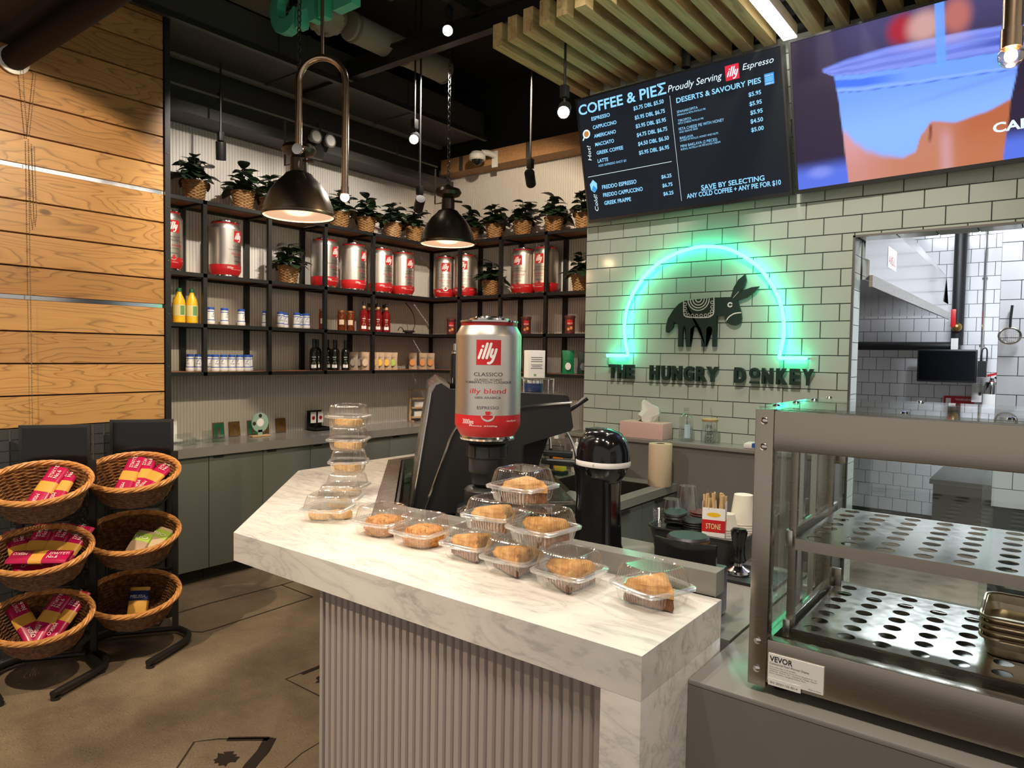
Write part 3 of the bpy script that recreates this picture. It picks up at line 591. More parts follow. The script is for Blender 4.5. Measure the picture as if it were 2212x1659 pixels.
def honeyjar():
    t = thing('honey_jar', 'x', 'jar')
    MB().lathe([(.031,0),(.0335,.004),(.0335,.12),(.030,.135),(.028,.14)], 20).obj('jar_body', 'honey', t); MB().lathe([(.032,.14),(.033,.143),(.033,.158),(.030,.161)], 20).obj('lid', 'copper', t)
    MB().add([(.0342*math.sin(a), -.0342*math.cos(a), z) for z in (.045,.085) for a in (-.6,-.3,0,.3,.6)], [(i,i+1,i+6,i+5) for i in range(4)]).obj('label', 'kraft', t, 0); return t
def bottle(name, m, capm, band):
    t = thing(name, 'x', 'bottle')
    MB().lathe([(.030,0),(.0335,.004),(.0335,.145),(.028,.165),(.013,.18),(.012,.215)], 20).obj('bottle_body', m, t); MB().lathe([(.0135,.214),(.0135,.245)], 14).obj('cap', capm, t)
    if band: MB().lathe([(.0138,.192),(.0138,.212)], 14, cap=False).obj('neck_band', 'cork', t)
    g = lambda u, v: (math.sin(u/.0335)*.0341, -math.cos(u/.0335)*.0341, v)
    l = MB().add([g(u, v) for v in (.02,.045,.062) for u in (-.02,-.007,.007,.02)], [(i,i+1,i+5,i+4) for i in (0,1,2)]).obj('label', 'white_print', t, 0)
    MB().add([g(u, v) for u, v in ((-.016,.045),(.016,.045),(.010,.068),(-.006,.064))], [(0,1,2,3)]).obj('label_print', 'label_yel', l, 0)
    q = MB(); text(q, 'WINE' if band else 'OLIVE', g, -.014, .10, width=.028, cap=.009); text(q, 'extra', g, -.01, .085, width=.02, cap=.006); q.obj('lettering', 'white_print', t, 0); return t
def bag(m1, m2, name='snack_bag', lab='', H=.15, W=.075, print_='Aegean'):
    t = thing(name, 'x', 'bag'); b = MB(); n = 8; vs = []
    for i in range(n+1):
        f = i/n; z = H*f; th = .045*math.sin(PI*(.10+.86*f))**.6*(1-.55*f); wd = W*(1-.10*math.sin(PI*f))
        vs += [(-wd/2, 0, z), (-wd/4, -th/2, z), (wd/4, -th/2, z), (wd/2, 0, z), (wd/4, th/2, z), (-wd/4, th/2, z)]
    b.add(vs, [(i*6+k, i*6+(k+1) % 6, i*6+6+(k+1) % 6, i*6+6+k) for i in range(n) for k in range(6)]+[(5,4,3,2,1,0)]); b.obj('bag_body', m1, t, 60)
    w = MB(); w.add([(.023*math.cos(2*PI*k/14), -.0262+.003*math.sin(2*PI*k/14), .062+.030*math.sin(2*PI*k/14)) for k in range(14)], [tuple(range(14))]); w.obj('window', m2, t, 0)
    q = MB(); text(q, print_, lambda u, v: (u, -.0205, v), -.022, .105, width=.044, cap=.009); q.obj('lettering', 'black_print', t, 0); return t
def tin():
    t = thing('coffee_tin', 'x', 'tin')
    MB().lathe([(.040,0),(.042,.006),(.040,.03),(.040,.12),(.043,.128)], 24).obj('tin_body', 'brown_tin', t); MB().lathe([(.044,.127),(.044,.142),(.041,.144)], 24).obj('lid', 'brown_tin', t)
    g = lambda ro: (lambda u, v: (math.sin(u/.0405)*(.0405+ro), -math.cos(u/.0405)*(.0405+ro), v))
    l = MB().add([g(.0012)(u, v) for v in (.07,.11) for u in (-.022,-.01,0,.01,.022)], [(i,i+1,i+6,i+5) for i in range(4)]).obj('label', 'red', t, 0)
    q = MB(); text(q, 'NESCAFE', g(.002), -.02, .075, width=.04, cap=.012); q.obj('label_print', 'white_print', l, 0)
    MB().add([g(.0012)(.011+.012*math.cos(2*PI*k/10), .045+.014*math.sin(2*PI*k/10)) for k in range(10)], [tuple(range(10))]).add([g(.0015)(-.012+.010*math.cos(2*PI*k/10), .035+.012*math.sin(2*PI*k/10)) for k in range(10)], [tuple(range(10))]).obj('bean_print', 'bag_orange', t, 0); return t
def spread(proto, pts, z, lab, group, rz=None):
    u = []
    for i, (x, y) in enumerate(pts): place(proto, u, lab(i), (x, y, z), (rz(i) if rz else face(x, y)), group)
XA, XB = -4.575, -4.665
spread(lemon(), [(XA-.0,2.225),(XA,2.335),(XA,2.42),(XB,2.265),(XB,2.375)], SZ[1], lambda i: ['yellow lemon juice bottle at the far left, cut by the black post','yellow lemon juice bottle in the middle of the front row of three','yellow lemon juice bottle at the right end of the front row','lemon juice bottle in the back row, left of the two green caps','lemon juice bottle in the back row, right of the two green caps'][i], 'lemon juice bottles', lambda i: face(XA, 2.4)+.3)
spread(jar(), [(XA,y) for y in (2.552,2.653,2.78,2.976,3.1,3.242,3.33)]+[(XB,3.2),(XB,3.35)], SZ[1], lambda i: f'blue-lidded white jar, third shelf, '+(f'{ORD[i]} from the lemon bottles' if i < 7 else ['half hidden behind the fifth one','half hidden behind the sixth one'][i-7]), 'blue-lidded white jars, third shelf', lambda i: face(XA, 2.9)+(.9 if i < 3 else .15))
spread(jar(), [(XB,2.454),(XB,2.513)]+[(XA,y) for y in (2.585,2.647,2.708,2.769,2.83)]+[(XB,2.59),(XB,2.90)], SZ[0], lambda i: 'blue-lidded white jar, bottom shelf, '+['shaded one at the far left of the row','second from the left of the row, in shade','first right of the front upright','second right of the front upright','third right of the front upright','fourth right of the front upright','rightmost of the front row','half hidden behind the front upright','in the back at the right end'][i], 'blue-lidded white jars, bottom shelf', lambda i: face(XA, 2.9)+.3*((i*7) % 5-2))
spread(honeyjar(), [(XA,3.486),(XA,3.668),(XA,3.758)], SZ[1], lambda i: 'dark honey jar with copper lid, '+['behind the third front upright','left one of the pair beside the red bottles','right one of the pair beside the red bottles'][i], 'honey jars on the third shelf')
spread(bottle('red_wine_bottle', 'wine', 'black_plastic', 1), [(XA,3.90),(XA,4.056),(XA,4.15),(XB,4.03),(XB,4.11),(XB,4.20)], SZ[1], lambda i: 'dark red bottle on the third shelf, '+['standing alone left of the upright','front one just right of the upright','front one at the right end','first of the back row','second of the back row','third of the back row'][i], 'dark red bottles on the third shelf')
spread(bottle('olive_oil_bottle', 'oil_glass', 'black_plastic', 0), [(XA,3.40),(XA,3.60),(XA,3.71),(XB,3.50),(XB,3.60),(XB,3.68)], SZ[0], lambda i: 'black olive oil bottle on the bottom shelf, '+['standing left of the upright','front one just right of the upright','front one at the right end','in the back behind the upright','second in the back row','third in the back row'][i], 'black olive oil bottles on the bottom shelf')
dr = lambda i: face(XA, 4.1)+.25*((i*3) % 3-1)
spread(bag('bag_grey', 'bag_grey', 'snack_bag', print_='nuts'), [(XB,3.87),(XB,3.94)], SZ[0], lambda i: 'shaded grey snack bag on the bottom shelf, '+['leftmost','second from the left'][i], 'snack bags on the bottom shelf', dr)
spread(bag('bag_clear', 'kraft', 'snack_bag', print_='almond'), [(XA,3.925)], SZ[0], lambda i: 'clear snack bag of nuts on the bottom shelf left of the fourth upright', 'snack bags on the bottom shelf', dr)
spread(bag('bag_clear', 'bag_lemon', 'snack_bag'), [(XA,4.02),(XA,4.085),(XA,4.165)], SZ[0], lambda i: 'beige snack bag with yellow fruit window, '+['left of three','middle of three','right of three'][i], 'snack bags on the bottom shelf', dr)
spread(bag('bag_clear', 'bag_lime', 'snack_bag'), [(XA,4.235)], SZ[0], lambda i: 'beige snack bag with lime green window at the end of the row', 'snack bags on the bottom shelf', dr)
spread(bag('bag_clear', 'bag_orange', 'snack_bag'), [(XB,4.56),(XA,4.60),(XA,4.70)], SZ[0], lambda i: 'snack bag with orange window in the shelf corner, '+['left and shaded','middle','right'][i], 'orange snack bags in the corner', dr)
spread(tin(), [(-4.36,4.74),(-3.51,4.74),(-3.075,4.74)], SZ[1], lambda i: 'brown and red instant coffee tin on the back wall, '+['left of the large can','right of the large can','nearest the tiled wall'][i], 'instant coffee tins')
spread(honeyjar(), [(-3.50,4.74),(-3.39,4.76)], SZ[0], lambda i: 'brown spread jar on the bottom shelf of the back wall, '+['left','right, behind the small carton'][i], 'brown jars, back wall')
spread(bag('green_pack', 'white_print', 'coffee_bag', H=.19, W=.10, print_='LOUMIDIS'), [(-3.085,4.74)], SZ[0], lambda i: 'bright green coffee bag on the bottom shelf of the back wall', None)
spread(bag('sign_green', 'dark_steel', 'coffee_bag', H=.18, W=.095, print_='GREEK'), [(-2.95,4.75)], SZ[0], lambda i: 'dark green coffee bag cut off by the tiled wall edge', None)
t = thing('wifi_puck', 'small black router puck with cables on the third shelf corner', 'router', (-4.62, 4.46, SZ[1]))
MB().lathe([(.035,0),(.04,.012),(.055,.014),(.055,.024),(.05,.028)], 20).obj('puck_body', 'black_plastic', t)
MB().tube(catmull([(0,.05,.02),(.0,.075,.10),(-.02,.06,.2),(-.1,.05,.285)], 6), .004, 5).tube(catmull([(0,-.05,.015),(0,-.09,.05),(.02,-.13,.05),(.03,-.16,.02)], 5), .004, 5).obj('cable', 'black_plastic', t)
# ================================================================== SIGN ON THE TILES
YS = 3.488
def wallf(y): return lambda u, v: (u, y, v)
t = thing('donkey_sign', 'dark green flat donkey cut-out with white blanket lines on tiled wall', 'sign', (0, 0, 0))
DK = [(-1.295,1.857),(-1.264,1.841),(-1.253,1.814),(-1.242,1.781),(-1.238,1.748),(-1.247,1.724),(-1.27,1.713),(-1.294,1.718),(-1.316,1.735),(-1.33,1.766),(-1.365,1.763),(-1.366,1.723),(-1.364,1.607),(-1.385,1.607),(-1.388,1.703),(-1.403,1.713),(-1.417,1.703),(-1.419,1.607),(-1.443,1.607),(-1.447,1.696),(-1.464,1.714),(-1.489,1.714),(-1.504,1.697),(-1.505,1.606),(-1.527,1.606),(-1.53,1.697),(-1.538,1.718),(-1.547,1.704),(-1.548,1.606),(-1.572,1.606),(-1.572,1.697),(-1.575,1.722),(-1.598,1.737),(-1.605,1.705),(-1.631,1.68),(-1.643,1.684),(-1.644,1.712),(-1.633,1.755),(-1.604,1.8),(-1.574,1.831),(-1.545,1.846),(-1.386,1.857),(-1.33,1.857)]
MB().prism(DK, lambda u, v, d: (u, d, v), 3.470, 3.486).obj('donkey_body', 'sign_green', t, 0)
MB().prism([(-1.297,1.85),(-1.283,1.902),(-1.26,1.941),(-1.227,1.967),(-1.22,1.939),(-1.229,1.91),(-1.252,1.877),(-1.278,1.848)], lambda u, v, d: (u, d, v), 3.4701, 3.4861).obj('ear', 'sign_green', t, 0)
MB().prism([(-1.28,1.846),(-1.265,1.865),(-1.238,1.887),(-1.192,1.901),(-1.156,1.904),(-1.178,1.878),(-1.214,1.853),(-1.264,1.838)], lambda u, v, d: (u, d, v), 3.4699, 3.4859).obj('ear', 'sign_green', t, 0)
def line(name, pts, wd=.006, y=3.4685): q = MB(); stroke(q, pts, wd, wallf(y)); return q.obj(name, 'white_print', t, 0)
line('blanket_border', catmull([(-1.545,1.843),(-1.543,1.781),(-1.535,1.767),(-1.52,1.761),(-1.465,1.757),(-1.411,1.758),(-1.39,1.767),(-1.381,1.784),(-1.382,1.855)], 4))
for r in (.016, .031, .045, .058): line('blanket_arc', [(-1.464+r*1.0*math.cos(a*PI/12), 1.853-r*1.02*math.sin(a*PI/12)) for a in range(13)], .0055)
lp = [(-1.536,1.828),(-1.536,1.806),(-1.535,1.785),(-1.518,1.771),(-1.495,1.768),(-1.472,1.767),(-1.448,1.767),(-1.424,1.768),(-1.403,1.772),(-1.391,1.788),(-1.390,1.81),(-1.391,1.833)]
for x, z in lp: line('blanket_loop', [(x+.0075*math.cos(a*PI/5), z+.0075*math.sin(a*PI/5)) for a in range(11)], .0035)
line('eye_ring', [(-1.297+.010*math.cos(a*PI/8), 1.818+.010*math.sin(a*PI/8)) for a in range(17)], .007); line('muzzle_line', catmull([(-1.314,1.739),(-1.299,1.759),(-1.272,1.774),(-1.241,1.777)], 4))
line('ear_crease', [(-1.282,1.852),(-1.255,1.882)], .002)
LET = [('T',-1.983,-1.938),('H',-1.927,-1.877),('E',-1.868,-1.827),('H',-1.73,-1.677),('U',-1.661,-1.613),('N',-1.6,-1.548),('G',-1.535,-1.481),('R',-1.467,-1.412),('Y',-1.411,-1.348),('D',-1.264,-1.209),('O',-1.19,-1.14),('N',-1.128,-1.077),('K',-1.059,-1.008),('E',-.996,-.952),('Y',-.939,-.889)]
t = thing('shop_name_letters', 'raised dark capital letters of the shop name under the neon arch', 'lettering', (0, 0, 0))
def letter(ch, x0, x1, z0, z1, y0, y1, m, parent, off=.05, name='letter'):
    vs, fs, _ = text2d(ch, 0, off); zmin = min(v[1] for v in vs); zmax = max(v[1] for v in vs)
    f = [(x0+x*(x1-x0), z0+(y-zmin)/(zmax-zmin)*(z1-z0)) for x, y in vs]
    bm = bmesh.new(); bv = [bm.verts.new((x, y0, z)) for x, z in f]
    for p in fs:
        try: bm.faces.new([bv[i] for i in p])
        except ValueError: pass
    bmesh.ops.remove_doubles(bm, verts=bm.verts[:], dist=1e-5)
    r = bmesh.ops.extrude_face_region(bm, geom=bm.faces[:])
    for v in [g for g in r['geom'] if isinstance(g, bmesh.types.BMVert)]: v.co.y = y1
    bmesh.ops.recalc_face_normals(bm, faces=bm.faces[:]); me = bpy.data.meshes.new(name); bm.to_mesh(me); bm.free(); me.materials.append(M[m]); return link(name, me, parent)
for ch, x0, x1 in LET:
    if ch == 'O':
        letter(ch, x0, x1, 1.452, 1.505, 3.462, 3.486, 'sign_green', t, .04); MB().box(x0+.003, x1-.003, 3.462, 3.486, 1.427, 1.438).obj('letter_bar', 'sign_green', t, 0)
    else: letter(ch, x0, x1, 1.427, 1.505, 3.462, 3.486, 'sign_green', t, .045)
t = thing('neon_arch', 'glowing green neon arch around the donkey sign on tiles', 'neon sign', (0, 0, 0))
NE = [(-1.876,1.626),(-1.883,1.7),(-1.877,1.781),(-1.855,1.854),(-1.819,1.919),(-1.765,1.989),(-1.688,2.049),(-1.597,2.092),(-1.508,2.113),(-1.452,2.118),(-1.365,2.11),(-1.295,2.089),(-1.22,2.047),(-1.152,1.991),(-1.099,1.92),(-1.058,1.847),(-1.034,1.769),(-1.026,1.705),(-1.027,1.647)]
path = [Vector((-1.99,1.554)), Vector((-1.87,1.554)), Vector((-1.858,1.556))]+catmull([(-1.857,1.558)]+NE+[(-1.045,1.558)], 4)+[Vector((-1.044,1.555)), Vector((-1.032,1.554)), Vector((-.92,1.554))]
MB().tube([(p.x, 3.455, p.y) for p in path], .0085, 8).obj('neon_tube', 'neon', t)
for p in (path[0], path[8], path[30], path[50], path[70], path[-1]): MB().cyl((p.x, 3.464, p.y), (p.x, 3.494, p.y), .005, 8).obj('standoff', 'chrome', t)

# ================================================================== SCREENS
def board(name, label, TLc, TRc, BRc, BLc):
    t = thing(name, label, 'screen', (0, 0, 0)); TL, TR, B2, BL = map(Vector, (TLc, TRc, BRc, BLc)); nrm = (TR-TL).cross(BL-TL).normalized()
    if nrm.y > 0: nrm = -nrm
    def fn(u, v, d=0): return TL.lerp(TR, u).lerp(BL.lerp(B2, u), v)+nrm*d
    MB().prism([(0,0),(1,0),(1,1),(0,1)], lambda u, v, d: fn(u, v, d), -.045, 0).obj('housing', 'black_plastic', t, 0)
    for a in ((0,0,1,.014),(0,.975,1,1),(0,.014,.009,.975),(.991,.014,1,.975)):
        MB().prism([(a[0],a[1]),(a[2],a[1]),(a[2],a[3]),(a[0],a[3])], lambda u, v, d: fn(u, v, d), .0, .004).obj('bezel', 'black_plastic', t, 0)
    MB().bar(fn(.5, .5, -.045), fn(.5, .5, -.045)+Vector((0, .2, 0)) if False else Vector((fn(.5,.5)[0], 3.488, fn(.5,.5)[2])), .25, .2).obj('wall_bracket', 'black_metal', t, 0)
    return t, fn
tv, fn = board('menu_screen', 'black digital menu screen listing coffee and pies in blue text', (-2.14,3.31,2.958), (-1.03,3.31,2.983), (-.995,3.42,2.317), (-2.104,3.42,2.297))
MB().add([fn(.009,.014,.0005), fn(.991,.014,.0005), fn(.991,.975,.0005), fn(.009,.975,.0005)], [(0,1,2,3)]).obj('display', 'menu_bg', tv, 0)
MENU = [('COFFEE & PIE\u03a3',.012,.48,.13,.084),('Proudly Serving',.488,.741,.127,.059),('Espresso',.831,.961,.106,.05),('DESERTS & SAVOURY PIES',.524,.904,.217,.039),('$5.95',.848,.901,.291,.03),('$5.95',.849,.901,.354,.03),('$5.95',.85,.902,.414,.03),('$4.50',.848,.901,.472,.03),('$5.00',.848,.901,.53,.03),('ESPRESSO',.079,.182,.194,.03),('CAPPUCCINO',.082,.213,.262,.03),('AMERICANO',.083,.205,.331,.03),('MACCIATO',.085,.19,.398,.03),('GREEK COFFEE',.088,.235,.465,.03),('LATTE',.089,.148,.53,.03),('ADD ESPRESSO SHOT $3',.09,.244,.563,.019),('$3.75 DBL $5.50',.309,.463,.194,.031),('$5.95 DBL $6.75',.311,.465,.264,.031),('$3.95 DBL $5.95',.312,.466,.329,.031),('$4.75 DBL $6.75',.313,.468,.396,.031),('$4.50 DBL $6.50',.315,.472,.464,.031),('$5.95 DBL $6.95',.315,.469,.531,.031),('FREDDO ESPRESSO',.098,.287,.743,.033),('FREDDO CAPPUCCINO',.099,.316,.807,.033),('GREEK FRAPPE',.101,.249,.871,.033),('$6.25',.417,.468,.741,.029),('$6.75',.418,.469,.807,.029),('$6.25',.419,.47,.87,.029),('SPANAKOPITA',.522,.621,.29,.02),('SPINACH & FETA PHYLLO PIE',.522,.656,.31,.014),('TIROPITA',.523,.587,.355,.02),('FETA CHEESE PHYLLO PIE',.523,.643,.372,.014),('FETA CHEESE PIE WITH HONEY',.524,.734,.417,.023),('AND SESAME SEED',.524,.613,.435,.014),('BAKLAVA',.525,.589,.48,.02),('LAYERS OF PHYLLO, HONEY AND NUTS',.525,.704,.497,.015),('MINI BAKLAVA (2 PIECES)',.525,.697,.541,.022),('BUENO, NUTELLA OR PISTACHIO CREAM',.525,.71,.561,.015),('SAVE BY SELECTING',.605,.889,.872,.038),('ANY COLD COFFEE + ANY PIE FOR $10',.533,.956,.918,.037)]
for s, a, b, v, cap in MENU:
    q = MB(); hand = s in ('Proudly Serving', 'Espresso')
    text(q, s, lambda x, y: fn(x, -y, .0015), a, -v, width=b-a, cap=cap*(.95 if not hand else .85), shear=.25 if hand else 0, offset=0 if hand or cap < .025 else .02)
    q.obj('menu_line', 'menu_white' if hand else 'menu_text', tv, 0)
def flat(name, pts, m, d=.0012, f=None): return MB().add([(f or fn)(u, v, d) for u, v in pts], [tuple(range(len(pts)))]).obj(name, m, tv, 0)
flat('divider', [(.494,.152),(.4955,.152),(.5065,.93),(.505,.93)], 'menu_white'); flat('divider', [(.024,.626),(.475,.626),(.475,.6295),(.024,.6295)], 'menu_white'); flat('underline', [(.605,.876),(.672,.876),(.672,.8795),(.605,.8795)], 'menu_text')
flat('logo_square', [(.756,.05),(.816,.05),(.816,.152),(.756,.152)], 'menu_red')
q = MB(); illy(q, lambda u, v: fn(.757+u*.062, .148-v*.095, .002), -.03, 0, 1, .09); q.obj('logo_script', 'menu_white', tv, 0)
for k, (s, u0, v0, v1) in enumerate((('Hot!', .056, .501, .38), ('Cold!', .064, .91, .774))):
    q = MB(); text(q, s, lambda x, y: fn(u0-y, v0-x, .0015), 0, 0, width=v0-v1, cap=.02, shear=.2); q.obj('menu_line', 'menu_white', tv, 0)
flat('flag', [(.918,.168),(.958,.168),(.958,.243),(.918,.243)], 'menu_blue')
for k in range(3): flat('flag_stripe', [(.922,.195+k*.010),(.954,.195+k*.010),(.954,.199+k*.010),(.922,.199+k*.010)], 'menu_text', .0016)
for s, v in (('MADE IN', .188), ('GREECE', .239)): q = MB(); text(q, s, lambda x, y: fn(x, -y, .0018), .922, -v, width=.032, cap=.011); q.obj('menu_line', 'menu_white', tv, 0)
ci = lambda cu, cv, r: [(cu+r*math.cos(2*PI*k/24), cv+r*1.66*math.sin(2*PI*k/24)) for k in range(24)]
flat('cup_icon', ci(.042,.287,.021), 'menu_white'); flat('coffee_icon', ci(.042,.287,.014), 'menu_brown', .0016); flat('handle_icon', [(.026,.305),(.031,.312),(.021,.335),(.016,.329)], 'menu_white')
flat('ice_icon', [(.05,.656),(.071,.69),(.069,.735),(.052,.76),(.034,.735),(.03,.69)], 'menu_text'); flat('ice_shade', [(.05,.70),(.069,.735),(.052,.757),(.038,.735)], 'menu_blue', .0016)
# second screen: drink picture computed per vertex
tv, fn = board('video_screen', 'large video screen showing an iced drink cup in blue light', (-1.005,3.31,2.985), (.118,3.31,3.010), (.153,3.42,2.344), (-.978,3.42,2.319))
def sm(a, b, x): x = max(0, min(1, (x-a)/(b-a))); return x*x*(3-2*x)
def mixc(a, b, f): return tuple(x+(y-x)*f for x, y in zip(a, b))
def ip(P, u):
    if u <= P[0][0]: return P[0][1]
    for (a, x), (b, y) in zip(P, P[1:]):
        if u <= b: t = (u-a)/(b-a); t = t*t*(3-2*t)*.5+t*.5; return x+(y-x)*t
    return P[-1][1]
RT = [(.115,.222),(.22,.196),(.343,.185),(.482,.195),(.592,.205),(.715,.225),(.80,.26)]; RB = [(.115,.245),(.159,.286),(.267,.314),(.48,.344),(.611,.359),(.80,.385)]
LQ = [(.185,.66),(.231,.756),(.267,.812),(.328,.863),(.388,.891),(.43,.868),(.452,.765),(.487,.696),(.562,.728),(.648,.701),(.75,.64)]
def drink(u, v):
    c = mixc((.028,.018,.040), (.07,.06,.16), sm(.45, 0, v)*sm(0, .3, u)); c = mixc(c, (.03,.02,.05), sm(.3, .8, v)*.5)
    for cu, cv, ru, rv, k in ((.40,.10,.07,.13,(.40,.02,.03)), (.475,.115,.085,.14,(.62,.36,.33)), (.575,.10,.065,.16,(.50,.16,.13))):
        c = mixc(c, k, sm(1.0, .3, math.hypot((u-cu)/ru, (v-cv)/rv))*.9)
    c = mixc(c, (.10,.17,.75), sm(.80, .92, v+.05*sm(.2, 0, u)*0)*.95); c = mixc(c, (.30,.36,.9), sm(1, .2, math.hypot((u-.09)/.07, (v-.9)/.06))*.5)
    l = ip([(.28,.159),(.489,.173),(.718,.183),(1,.194)], v); r = ip([(.3,.765),(.48,.748),(.688,.725),(1,.702)], v); rt, rb = ip(RT, u), ip(RB, u)
    ins = sm(l-.003, l+.003, u)*sm(r+.003, r-.003, u)*sm(rb-.006, rb+.006, v)
    d = mixc((.16,.34,.98), (.24,.44,1.0), sm(.4, .7, v)); d = mixc(d, (.16,.22,.85), sm(.03, 0, abs(v-.62+.22*(u-.2)))*.35*sm(.3, .6, u))
    e = ip(LQ, u); w_ = .012+.03*sm(.5, .2, u); am = mixc((.62,.30,.33), (.50,.20,.14), sm(.2, .4, u)); am = mixc(am, (.45,.13,.055), sm(.5, .62, u)); am = mixc(am, (.52,.20,.10), sm(.72, .95, v)*.5); am = mixc(am, (.6,.36,.42), sm(.035, 0, abs(u-.53))*.6*sm(.7, .85, v))
    d = mixc(d, am, sm(e-w_, e+w_, v)); d = mixc(d, (.16,.03,.015), sm(.008, .002, abs(u-.482+.05*(v-.75)))*sm(.70, .73, v)*sm(.84, .79, v)*.8)
    k = (v-rb)/max(.02, ip([(.159,.10),(.478,.10),(.75,.10)], u))
    if 0 < k < 1.25:
        d = mixc(d, (.03,.14,.85), sm(.25, .35, k)*sm(.85, .7, k)*sm(.55, .2, abs(u-.17)/.5)*.85); d = mixc(d, (.30,.46,1.0), sm(.1, 0, abs(k-.95))*.7); d = mixc(d, (.05,.08,.5), sm(.05, 0, abs(k-1.1))*.7)
    c = mixc(c, d, ins)
    rim = sm(rt-.008, rt+.008, v)*sm(rb+.004, rb-.004, v)*sm(.112, .122, u)
    f = (v-rt)/(rb-rt); g = mixc((.22,.30,.9), (.08,.12,.6), sm(.3, .8, .5+.5*math.sin(f*17+u*5))*.45); g = mixc(g, (.45,.40,.75), sm(.5, .2, f)*sm(.3, .5, u)*sm(.66, .56, u)*.6); g = mixc(g, (.03,.06,.4), sm(.35, .5, f)*sm(.8, .65, f)*sm(.55, .75, u)*.8)
    c = mixc(c, g, rim*.9)
    st = sm(.505, .509, u)*sm(.541, .537, u)*sm(.42, .35, v); c = mixc(c, (.14,.36,1.0), st*.85)
    return c
nu, nv = 200, 112; mb = MB(); mb.add([fn(.008+.984*i/nu, .014+.961*j/nv, .0005) for j in range(nv+1) for i in range(nu+1)], [(j*(nu+1)+i, j*(nu+1)+i+1, (j+1)*(nu+1)+i+1, (j+1)*(nu+1)+i) for j in range(nv) for i in range(nu)])
m = em('video_picture', (1,1,1), 1.0); n = N(m); ca = n.n('ShaderNodeVertexColor'); ca.layer_name = 'picture'; n.l(ca.outputs[0], n.b.inputs['Emission Color'])
me = mb.mesh('display', 'video_picture', 0); at = me.color_attributes.new('picture', 'FLOAT_COLOR', 'POINT')
for k in range(len(me.vertices)): at.data[k].color = (*drink((k % (nu+1))/nu, (k//(nu+1))/nv), 1)
link('display', me, tv)
q = MB(); text(q, 'CAPPUCCINO', lambda x, y: fn(x, -y, .0015), .671, -.812, cap=.055, width=.36, offset=.03); q.obj('caption', 'menu_white', tv, 0)
# ================================================================== CEILING SERVICES
def cthing(name, label, cat): return thing(name, label, cat, (0, 0, 0))
t = cthing('ceiling_duct', 'long dark rectangular duct running above the left shelves', 'duct'); MB().box(-4.48, -3.97, 1.2, 4.7, 3.42, 3.62).obj('duct_body', 'duct_dark', t, 0)
for y in (1.9, 2.9, 3.9): MB().box(-4.485, -3.965, y-.012, y+.012, 3.41, 3.63).obj('flange', 'duct_dark', t, 0)
MB().box(-4.5, -4.46, 1.2, 4.7, 3.40, 3.42).obj('lip', 'duct_grey', t, 0)
t = cthing('lighting_track', 'thin black lighting track running towards the back corner', 'track'); MB().box(-3.88, -3.845, 1.32, 4.6, 3.345, 3.38).obj('rail', 'black_metal', t, 0)
for y in (1.5, 2.6, 3.7): MB().cyl((-3.862, y, 3.38), (-3.862, y, 3.95), .004, 6).obj('hanger', 'black_metal', t)
t = cthing('ceiling_beam', 'black steel cross beam below the dark ceiling', 'beam'); MB().box(-4.4, -2.1, 3.12, 3.18, 3.395, 3.41).box(-4.4, -2.1, 3.145, 3.155, 3.41, 3.5).box(-4.4, -2.1, 3.12, 3.18, 3.5, 3.515).obj('beam_section', 'black_metal', t, 0)
t = cthing('ceiling_beam', 'second black steel beam running above the neon sign', 'beam'); MB().box(-2.75, -2.70, 1.2, 4.7, 3.50, 3.515).box(-2.73, -2.72, 1.2, 4.7, 3.515, 3.6).obj('beam_section', 'black_metal', t, 0)
t = cthing('round_duct', 'round grey-green duct hanging beside the curved brass lamp', 'duct'); MB().lathe([(.085, 0), (.085, .85)], 24, (-3.5, 2.85, 3.55), rot=Matrix.Rotation(-PI/2, 3, 'X')).obj('duct_pipe', 'foil', t)
for y in (2.87, 3.3, 3.68): MB().lathe([(.09, 0), (.09, .02)], 24, (-3.5, y, 3.55), rot=Matrix.Rotation(-PI/2, 3, 'X')).obj('collar', 'duct_grey', t)
t = cthing('wrapped_duct', 'crumpled insulation-wrapped duct end behind the green letters', 'duct')
mb = MB().sphere((-3.52, 2.69, 3.56), .12, 20, 14, 1, 1.1, .9); rg = random.Random(2)
mb.v = [(x+rg.uniform(-.012,.012), y+rg.uniform(-.012,.012), z+rg.uniform(-.012,.012)) for x, y, z in mb.v]; mb.obj('wrap', 'foil', t, 20); MB().cyl((-3.52, 2.69, 3.6), (-3.52, 2.69, 3.94), .08, 16).obj('pipe', 'duct_grey', t)
t = cthing('air_handler', 'dark boxed air unit with mesh grille under the ceiling', 'air unit'); MB().box(-3.35, -2.85, 2.3, 3.05, 3.73, 3.94).obj('casing', 'duct_grey', t, 0)
gm = MB()
for k in range(24): gm.box(-3.33+k*.02, -3.327+k*.02, 2.32, 3.03, 3.722, 3.729)
for k in range(34): gm.box(-3.33, -2.87, 2.33+k*.02, 2.333+k*.02, 3.7205, 3.7219)
gm.obj('grille', 'black_metal', t, 0)
t = cthing('air_handler', 'grey angled duct box behind the green letters', 'air unit'); MB().box(-3.95, -3.75, 2.2, 2.6, 3.62, 3.94).obj('casing', 'duct_grey', t, 0); MB().box(-3.96, -3.74, 2.18, 2.2, 3.6, 3.94).obj('flange', 'duct_dark', t, 0)
t = cthing('wide_duct', 'broad beige sheet-metal duct above the slat canopy end', 'duct'); MB().box(-2.61, -2.2, 3.3, 4.2, 3.55, 3.9).obj('duct_body', 'duct_grey', t, 0); MB().box(-2.62, -2.18, 3.28, 3.3, 3.53, 3.92).obj('flange', 'duct_dark', t, 0)
t = cthing('conduit', 'thin pale conduit pipe along the beam above the shelf wall', 'pipe'); MB().tube([(-4.52, 2.2, 3.25), (-4.52, 4.7, 3.25)], .009, 8).obj('pipe', 'duct_grey', t)
